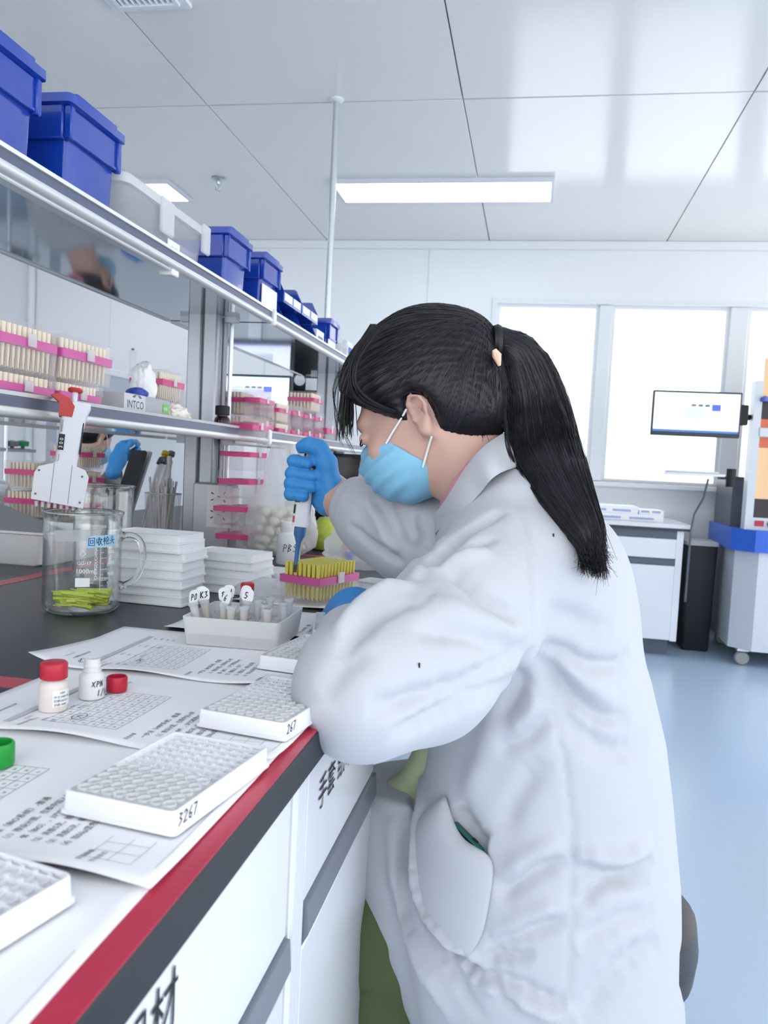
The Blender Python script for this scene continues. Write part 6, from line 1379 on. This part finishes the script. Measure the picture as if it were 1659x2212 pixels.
MB().lathe([(0.0, 0), (0.022, 0), (0.022, 0.02), (0.0, 0.032)], 16, (0.105, 0.06, 1.41)).obj('signal_lamp', mat('lamp_blue', '#5468b8', 0.3), t)
for x, y in ((0.10, 0.10), (0.95, 0.10), (0.10, 0.65), (0.95, 0.65)):
    c_ = MB(Matrix.Translation((x, y, 0.038)) @ Matrix.Rotation(pi/2, 4, 'X')).lathe([(0.0, -0.016), (0.032, -0.016), (0.038, -0.008), (0.038, 0.008), (0.032, 0.016), (0.0, 0.016)], 18).obj('caster', mat('caster_grey', '#9a9c9c', 0.5), t); MB().box(x-0.03, x+0.03, y-0.025, y+0.025, 0.078, 0.092).obj('caster_plate', M_alu, c_)
# screen on an arm and keyboard tray fixed to the machine
MY = 4.45
def scr(label, u0, v0, u1, v1, Y, rz=0.0, stand=False):
    a, b = ony(u0, v0, Y), ony(u1, v1, Y); w_, h = abs(b.x-a.x), abs(a.z-b.z); t = thing('monitor', label, 'monitor', ((a.x+b.x)/2, Y, min(a.z, b.z)), rz)
    MB().box(-w_/2, w_/2, 0, 0.03, 0, h, bev=0.004).obj('bezel', mat('bezel_dark', '#2a303c', 0.35), t)
    s_ = MB().box(-w_/2+0.009, w_/2-0.009, -0.0012, 0.001, 0.022, h-0.010).obj('screen', mat('screen_glow', '#eef2fb', 0.3, emit='#e6ecfb', estr=0.55), t)
    W, H = w_-0.018, h-0.032
    def pr(nm, x0, x1, z0, z1, c): MB().box(-W/2+x0*W, -W/2+x1*W, -0.0022, -0.0013, 0.022+z0*H, 0.022+z1*H).obj(nm, mat('screen_'+c, c, 0.4, emit=c, estr=0.45), s_)
    pr('task_bar', 0, 1, 0.0, 0.055, '#3f6bb0'); pr('title_bar', 0, 1, 0.945, 1.0, '#cfe0f2'); pr('window_panel', 0.22, 0.78, 0.30, 0.72, '#cdd3e2'); pr('grid_panel', 0.36, 0.60, 0.34, 0.64, '#b9bfd0'); pr('blue_panel', 0.68, 0.78, 0.56, 0.72, '#3b56c8'); pr('side_panel', 0.0, 0.03, 0.055, 0.945, '#dfe5f0')
    for k in range(3): pr('thumbnail', 0.44+0.08*k, 0.49+0.08*k, 0.66, 0.72, '#55595f')
    for k in range(4): pr('table_row', 0.37, 0.59, 0.37+0.07*k, 0.375+0.07*k, '#9aa2b4')
    return t, w_, h
m1, w1, h1 = scr('wide monitor on a swing arm in front of the window', 1412, 842, 1597, 947, MY)
arm = MB(); arm.box(w1/2-0.03, w1/2+0.045, 0.03, 0.07, h1*0.3, h1*0.75, bev=0.006); arm.obj('arm_mount', M_ink, m1); MB().tube([(w1/2+0.03, 0.06, h1*0.5), (w1/2+0.075, 0.10, h1*0.5), (w1/2+0.075, 0.14, h1*0.5)], 0.014, 10).obj('swing_arm', M_ink, m1)
k0, k1 = ony(1432, 1020, 4.38), ony(1600, 1028, 4.38); t = thing('keyboard_tray', 'swing-out keyboard tray below the wide monitor', 'keyboard tray', ((k0.x+k1.x)/2, 4.40, k0.z-0.01)); a = (k1.x-k0.x)/2
MB().box(-a, a*0.55, -0.08, 0.08, 0, 0.012, bev=0.003).obj('tray', M_cab, t); MB().box(a*0.5, a+0.02, -0.012, 0.06, -0.012, 0.006).obj('arm', M_ink, t); MB().cyl((a*0.78, 0.0, 0), 0.024, -0.05, 0.045, 16).obj('pivot', M_ink, t); MB().box(-a*0.9, a*0.4, -0.06, 0.05, 0.0125, 0.024, bev=0.002).obj('keyboard', mat('keyboard_pale', '#cfd5de', 0.5), t)
q0 = ony(1555, 1030, 4.45); t = thing('power_cable', 'grey cable drooping from the keyboard tray to the floor', 'cable', (0, 0, 0)); MB().tube([ony(1530, 1035, 4.42), ony(1520, 1075, 4.46), ony(1500, 1110, 4.52), ony(1492, 1150, 4.50), ony(1480, 1300, 4.52)], 0.006, 8).obj('cord', M_grey, t)
# second screen and control panel seen between the shelves
m2, w2_, h2_ = scr('dark framed monitor seen between the shelves behind the tip boxes', 455, 806, 626, 900, 3.45); MB().box(-0.03, 0.03, 0.03, 0.06, ZB-m2.location.z, h2_*0.5).obj('stand', M_alu, m2); MB().rrect(-0.11, 0.11, -0.06, 0.09, [(ZB-m2.location.z+0.0005, 0), (ZB-m2.location.z+0.012, 0.002)], 0.02).obj('foot', M_ink, m2)
a = ony(632, 808, 3.6); b = ony(690, 850, 3.6); t = thing('wall_panel', 'black control panel with a white card between the shelves', 'control panel', ((a.x+b.x)/2, 3.62, a.z-0.26)); w_ = (b.x-a.x)/2
MB().box(-w_, w_, 0, 0.04, 0, 0.28, bev=0.004).obj('panel', mat('black_plastic', '#1b1d22', 0.35), t); MB().box(-w_*0.1, w_*0.75, -0.002, 0.0, 0.19, 0.245).obj('card', M_card, t); MB(Matrix.Translation((-w_*0.55, -0.001, 0.235)) @ Matrix.Rotation(pi/2, 4, 'X')).cyl((0, 0, 0), 0.026, -0.002, 0.004, 20).obj('dial', M_card, t)
MB().box(-w_-0.02, -w_-0.004, 0.0, 0.03, -1.05, 0.5).obj('upright', M_cab, t); MB().box(-w_, w_, 0.0, 0.04, -0.45, -0.001).obj('carrier', M_cabr, t)
# shelf of the neighbouring bench seen behind the tip boxes
t = thing('back_shelf', 'white shelf with a grey back on the neighbouring bench', 'shelf', (-2.45, 3.3, 0)); a, b = onx(242, 800, -2.45), onx(352, 872, -2.45)
MB().box(-0.30, 0.0, a.y-3.3-0.4, b.y-3.3+0.5, a.z-0.03, a.z+0.012, bev=0.004).obj('shelf_board', M_cab, t)
MB().box(-0.02, -0.01, a.y-3.3-0.1, b.y-3.3+0.3, b.z-0.15, a.z-0.03).obj('back_panel', mat('panel_grey', '#b9c0c9', 0.5), t)
for yy in (a.y-3.3-0.35, b.y-3.3+0.45): MB().box(-0.17, -0.13, yy-0.02, yy+0.02, 0, a.z-0.03).obj('post', M_post, t)
p = onx(286, 790, -2.5); t = thing('glass_cylinder', 'tall clear cylinder standing on the back shelf', 'cylinder', (-2.5, p.y, a.z+0.012)); MB().lathe([(0.0, 0.003), (0.02, 0.003), (0.022, 0.0), (0.022, 0.15), (0.02, 0.15), (0.019, 0.006), (0.0, 0.005)], 20).obj('tube', M_box, t); MB().lathe([(0.0, 0.150), (0.008, 0.150), (0.010, 0.162), (0.0, 0.165)], 12).obj('stopper', M_grey, t)
p = onx(231, 770, -2.5); t = thing('white_canister', 'small white canister standing on the back shelf', 'canister', (-2.5, p.y, a.z+0.012)); MB().lathe([(0.0, 0), (0.02, 0), (0.021, 0.09), (0.018, 0.1), (0.0, 0.1)], 18).obj('body', M_milk, t); MB().lathe([(0.019, 0.1), (0.019, 0.12), (0.0, 0.122)], 18).obj('cap', M_card, t)
# framework with taps behind the tray, at the left
t = thing('tap_rail', 'thin steel rail with small valve taps behind the tray', 'tap rail', (0, 0, 0)); p0, p1 = onx(-60, 968, -1.95), onx(75, 980, -1.95); p1.z = p0.z
MB().tube([p0, p1], 0.008, 8).obj('rail', M_alu, t); MB().tube([(p0.x, (p0.y+p1.y)/2, 0), (p0.x, (p0.y+p1.y)/2, p0.z+0.16)], 0.009, 8).obj('upright', M_alu, t)
for u, cc in ((26, '#6a7078'), (49, '#2f8a55')):
    q = onx(u, 958, -1.95); MB().tube([(q.x, q.y, p0.z), (q.x, q.y, q.z)], 0.007, 8).obj('stem', M_grey, t); MB().lathe([(0.0, -0.012), (0.022, -0.010), (0.024, 0.008), (0.0, 0.014)], 14, tuple(q)).obj('knob', mat('knob'+cc, cc, 0.4), t)
# second technician on the far side of the bench
p2 = thing('person', 'person beyond the shelves in white coat holding a tube in a blue glove', 'person', (-1.75, 2.45, 0))
W2 = Matrix.Translation(-p2.location)
hc2 = np.array(onx(222, 950, -1.72))+np.array([-0.07, 0.03, 0.012])
def hd2(f_, s_, u_): return hc2+np.array([0.64*s_+0.35*f_*0, 0, 0])+np.array([0.30, 0.95, 0.0])*f_*0.98+np.array([0.95, -0.30, 0])*s_*0.36+np.array([0, 0, 1.0])*u_
fv = np.array([0.22, 0.90, -0.36]); fv /= np.linalg.norm(fv); sv = np.array([fv[1], -fv[0], 0.0]); sv /= np.linalg.norm(sv); uv = np.cross(sv, fv)
H2 = np.stack([fv, sv, uv], 1)
def hq(f_, s_, u_): return hc2+H2@np.array([f_, s_, u_])
def body2(P):
    q = (P-hc2.astype(np.float32))@H2.astype(np.float32); e = lambda c, r: s_ell(q, c, r)
    d = smin(e((-0.014, 0, 0.038), (0.094, 0.072, 0.084)), e((0.034, 0, -0.022), (0.056, 0.058, 0.070)), 0.03); d = smin(d, e((0.05, 0, -0.07), (0.04, 0.04, 0.03)), 0.02); d = smin(d, s_cap(q, (0.086, 0, -0.002), (0.103, 0, -0.030), 0.008, 0.011), 0.012)
    for s in (-1, 1): d = smin(d, smin(s_chain(q, [(-0.012, s*0.068, -0.04), (-0.02, s*0.074, -0.022), (-0.028, s*0.083, 0.0), (-0.02, s*0.085, 0.016), (-0.006, s*0.08, 0.02), (0.004, s*0.07, 0.004)], [0.008, 0.005, 0.0045, 0.0045, 0.0045, 0.004], 0.004), e((-0.012, s*0.067, -0.008), (0.015, 0.005, 0.025)), 0.004), 0.005)
    d = smin(d, s_cap(P, hq(-0.025, 0, -0.05), hc2+np.array([-0.03, -0.10, -0.17]), 0.05, 0.06), 0.03)
    return smin(d, s_cap(P, hc2+np.array([-0.04, -0.12, -0.25]), hc2+np.array([-0.10, -0.15, -0.6]), 0.09, 0.12), 0.05)
V, F = skin(body2, hc2-np.array([0.28, 0.32, 0.72]), hc2+np.array([0.16, 0.16, 0.15]), 0.006, 1); to_obj('body', V, F, M_skin, p2, W2)
def hair2(P):
    q = (P-hc2.astype(np.float32))@H2.astype(np.float32); d = s_ell(q, (-0.014, 0, 0.042), (0.106, 0.083, 0.098)); d = smin(d, s_ell(q, (-0.055, 0, -0.005), (0.055, 0.066, 0.06)), 0.03)
    d = smax(d, 0.68*q[..., 0]-0.73*q[..., 2]-0.02, 0.012)
    for s in (-1, 1): d = smax(d, -s_ell(q, (-0.010, s*0.085, -0.018), (0.026, 0.03, 0.04)), 0.005)
    return smin(d, s_ell(q, (-0.128, 0, 0.0), (0.04, 0.045, 0.045)), 0.006)
V, F = skin(hair2, hc2-0.2, hc2+0.17, 0.005, 1); to_obj('hair', V, F, M_hair, p2, W2)
bunc = hq(-0.108, 0, 0.0); MB(W2).tube([bunc+H2@np.array([0, 0.042*cos(a), 0.042*sin(a)])+0.006*np.array([sin(5*a), cos(7*a), sin(6*a)]) for a in np.linspace(0, 2*pi, 30, endpoint=False)], 0.013, 8, closed=True).obj('scrunchie', mat('pink_satin', '#d98aa0', 0.35), p2)
def mask2(P):
    q = (P-hc2.astype(np.float32))@H2.astype(np.float32); e = np.abs(s_ell(q, (0.042, 0, -0.050), (0.070, 0.064, 0.056))+0.002)-0.003
    return smax(e, np.maximum(q[..., 2]+0.002, 0.046+0.62*(q[..., 2]+0.03)-q[..., 0]), 0.004)
V, F = skin(mask2, hc2-0.13, hc2+0.13, 0.005, 1); to_obj('face_mask', V, F, M_mask, p2, W2)
MB(W2).tube([hq(-0.006, 0.082, 0.016), hq(0.02, 0.075, -0.01), hq(0.045, 0.062, -0.03)], 0.0015, 5).obj('ear_loop', M_maskw, p2)
hand2 = np.array(onx(262, 968, -1.45)); 
def coat2(P):
    d = s_cap(P, hc2+np.array([-0.05, -0.10, -0.24]), hc2+np.array([-0.13, -0.12, -0.75]), 0.15, 0.17); d = smin(d, s_cap(P, hc2+np.array([-0.02, -0.26, -0.25]), hc2+np.array([-0.02, 0.12, -0.25]), 0.075, 0.075), 0.05)
    d = smin(d, s_chain(P, [hc2+np.array([0.0, -0.24, -0.26]), hc2+np.array([0.14, -0.16, -0.42]), hand2+np.array([0.0, -0.06, -0.095])], [0.075, 0.06, 0.04], 0.03), 0.03)
    d = smin(d, s_chain(P, [hc2+np.array([-0.02, 0.12, -0.26]), hc2+np.array([0.05, 0.16, -0.44]), hc2+np.array([0.26, 0.10, -0.40])], [0.075, 0.06, 0.045], 0.03), 0.03)
    return smax(d, -s_cap(P, hc2+np.array([-0.03, -0.10, -0.19]), hc2+np.array([0, 0, 0]), 0.058, 0.07), 0.01)
V, F = skin(coat2, hc2-np.array([0.38, 0.42, 0.93]), hc2+np.array([0.42, 0.30, -0.08]), 0.010, 2); V += vnormals(V, F)*fn_noise(V, 0.004, 26, 9)[:, None]; to_obj('lab_coat', V, F, M_coat, p2, W2)
def glove2(P):
    h = hand2; d = s_chain(P, [h+np.array([0, -0.05, -0.085]), h+np.array([0, -0.02, -0.04]), h+np.array([0, 0.0, 0.0])], [0.027, 0.026, 0.022], 0.02)
    for k in range(4):
        a = h+np.array([0.0, 0.005+0.004*k, 0.018-0.019*k]); d = smin(d, s_chain(P, [a, a+np.array([0.014, 0.042, 0.008]), a+np.array([0.034, 0.052, 0.0]), a+np.array([0.038, 0.028, -0.006])], [0.0100, 0.0092, 0.0086, 0.008], 0.004), 0.0008)
    return smin(d, s_chain(P, [h+np.array([0.018, -0.005, -0.01]), h+np.array([0.034, 0.006, 0.022]), h+np.array([0.036, 0.036, 0.026])], [0.014, 0.011, 0.009], 0.006), 0.008)
V, F = skin(glove2, hand2-np.array([0.07, 0.11, 0.14]), hand2+np.array([0.09, 0.10, 0.08]), 0.0028, 1); to_obj('glove', V, F, M_glove, p2, W2)
tb = thing('sample_tube', 'small tube with a yellow cap held in the far blue glove', 'tube', tuple(hand2+np.array([0.036, 0.02, 0.012])), rot=(radians(-62), 0, 0)); MB().lathe([(0.0, -0.03), (0.003, -0.028), (0.006, -0.01), (0.006, 0.02), (0.0, 0.02)], 12).obj('vial', M_milk, tb); MB().lathe([(0.0, 0.02), (0.007, 0.02), (0.007, 0.032), (0.0, 0.033)], 12).obj('cap', mat('yellow_cap', '#d8c23a', 0.4), tb)
def leg2(P):
    d = None
    for s in (-0.10, 0.08):
        b = hc2+np.array([-0.14, s-0.1, -0.78]); e = s_chain(P, [b, b+np.array([0.02, 0, -0.2])*1.0], [0.085, 0.06], 0.02); d = e if d is None else smin(d, e, 0.02)
    return d
V, F = skin(leg2, hc2-np.array([0.3, 0.4, 1.05]), hc2+np.array([0.1, 0.2, -0.6]), 0.012, 1); V[:, 2] = np.maximum(V[:, 2], 0.0); to_obj('trousers', V, F, mat('grey_trousers', '#4a5160', 0.8), p2, W2)
# white plastic sack at the left edge
p = onz(10, 1150, ZB); film_blob('plastic_bag', 'white plastic sack at the left picture edge behind the tray', 'bag', (-1.37, 1.80, ZB), 0.10, 0.09, 0.10, mat('white_film', '#e9ecf0', 0.4), 5, amp=0.25)
p = ony(912, 1085, 3.3); t = thing('blue_tray', 'blue tray on the bench end behind the mask', 'tray', (-0.42, 3.25, ZB)); b = MB(); b.loft([[(px, py, z) for px, py in rr_poly(-0.12+i, 0.12-i, -0.09+i, 0.09-i, 0.015, 4)] for i, z in ((0.012, 0), (0.0, 0.06), (0.004, 0.06), (0.014, 0.004))]); b.obj('basin', M_blue, t)
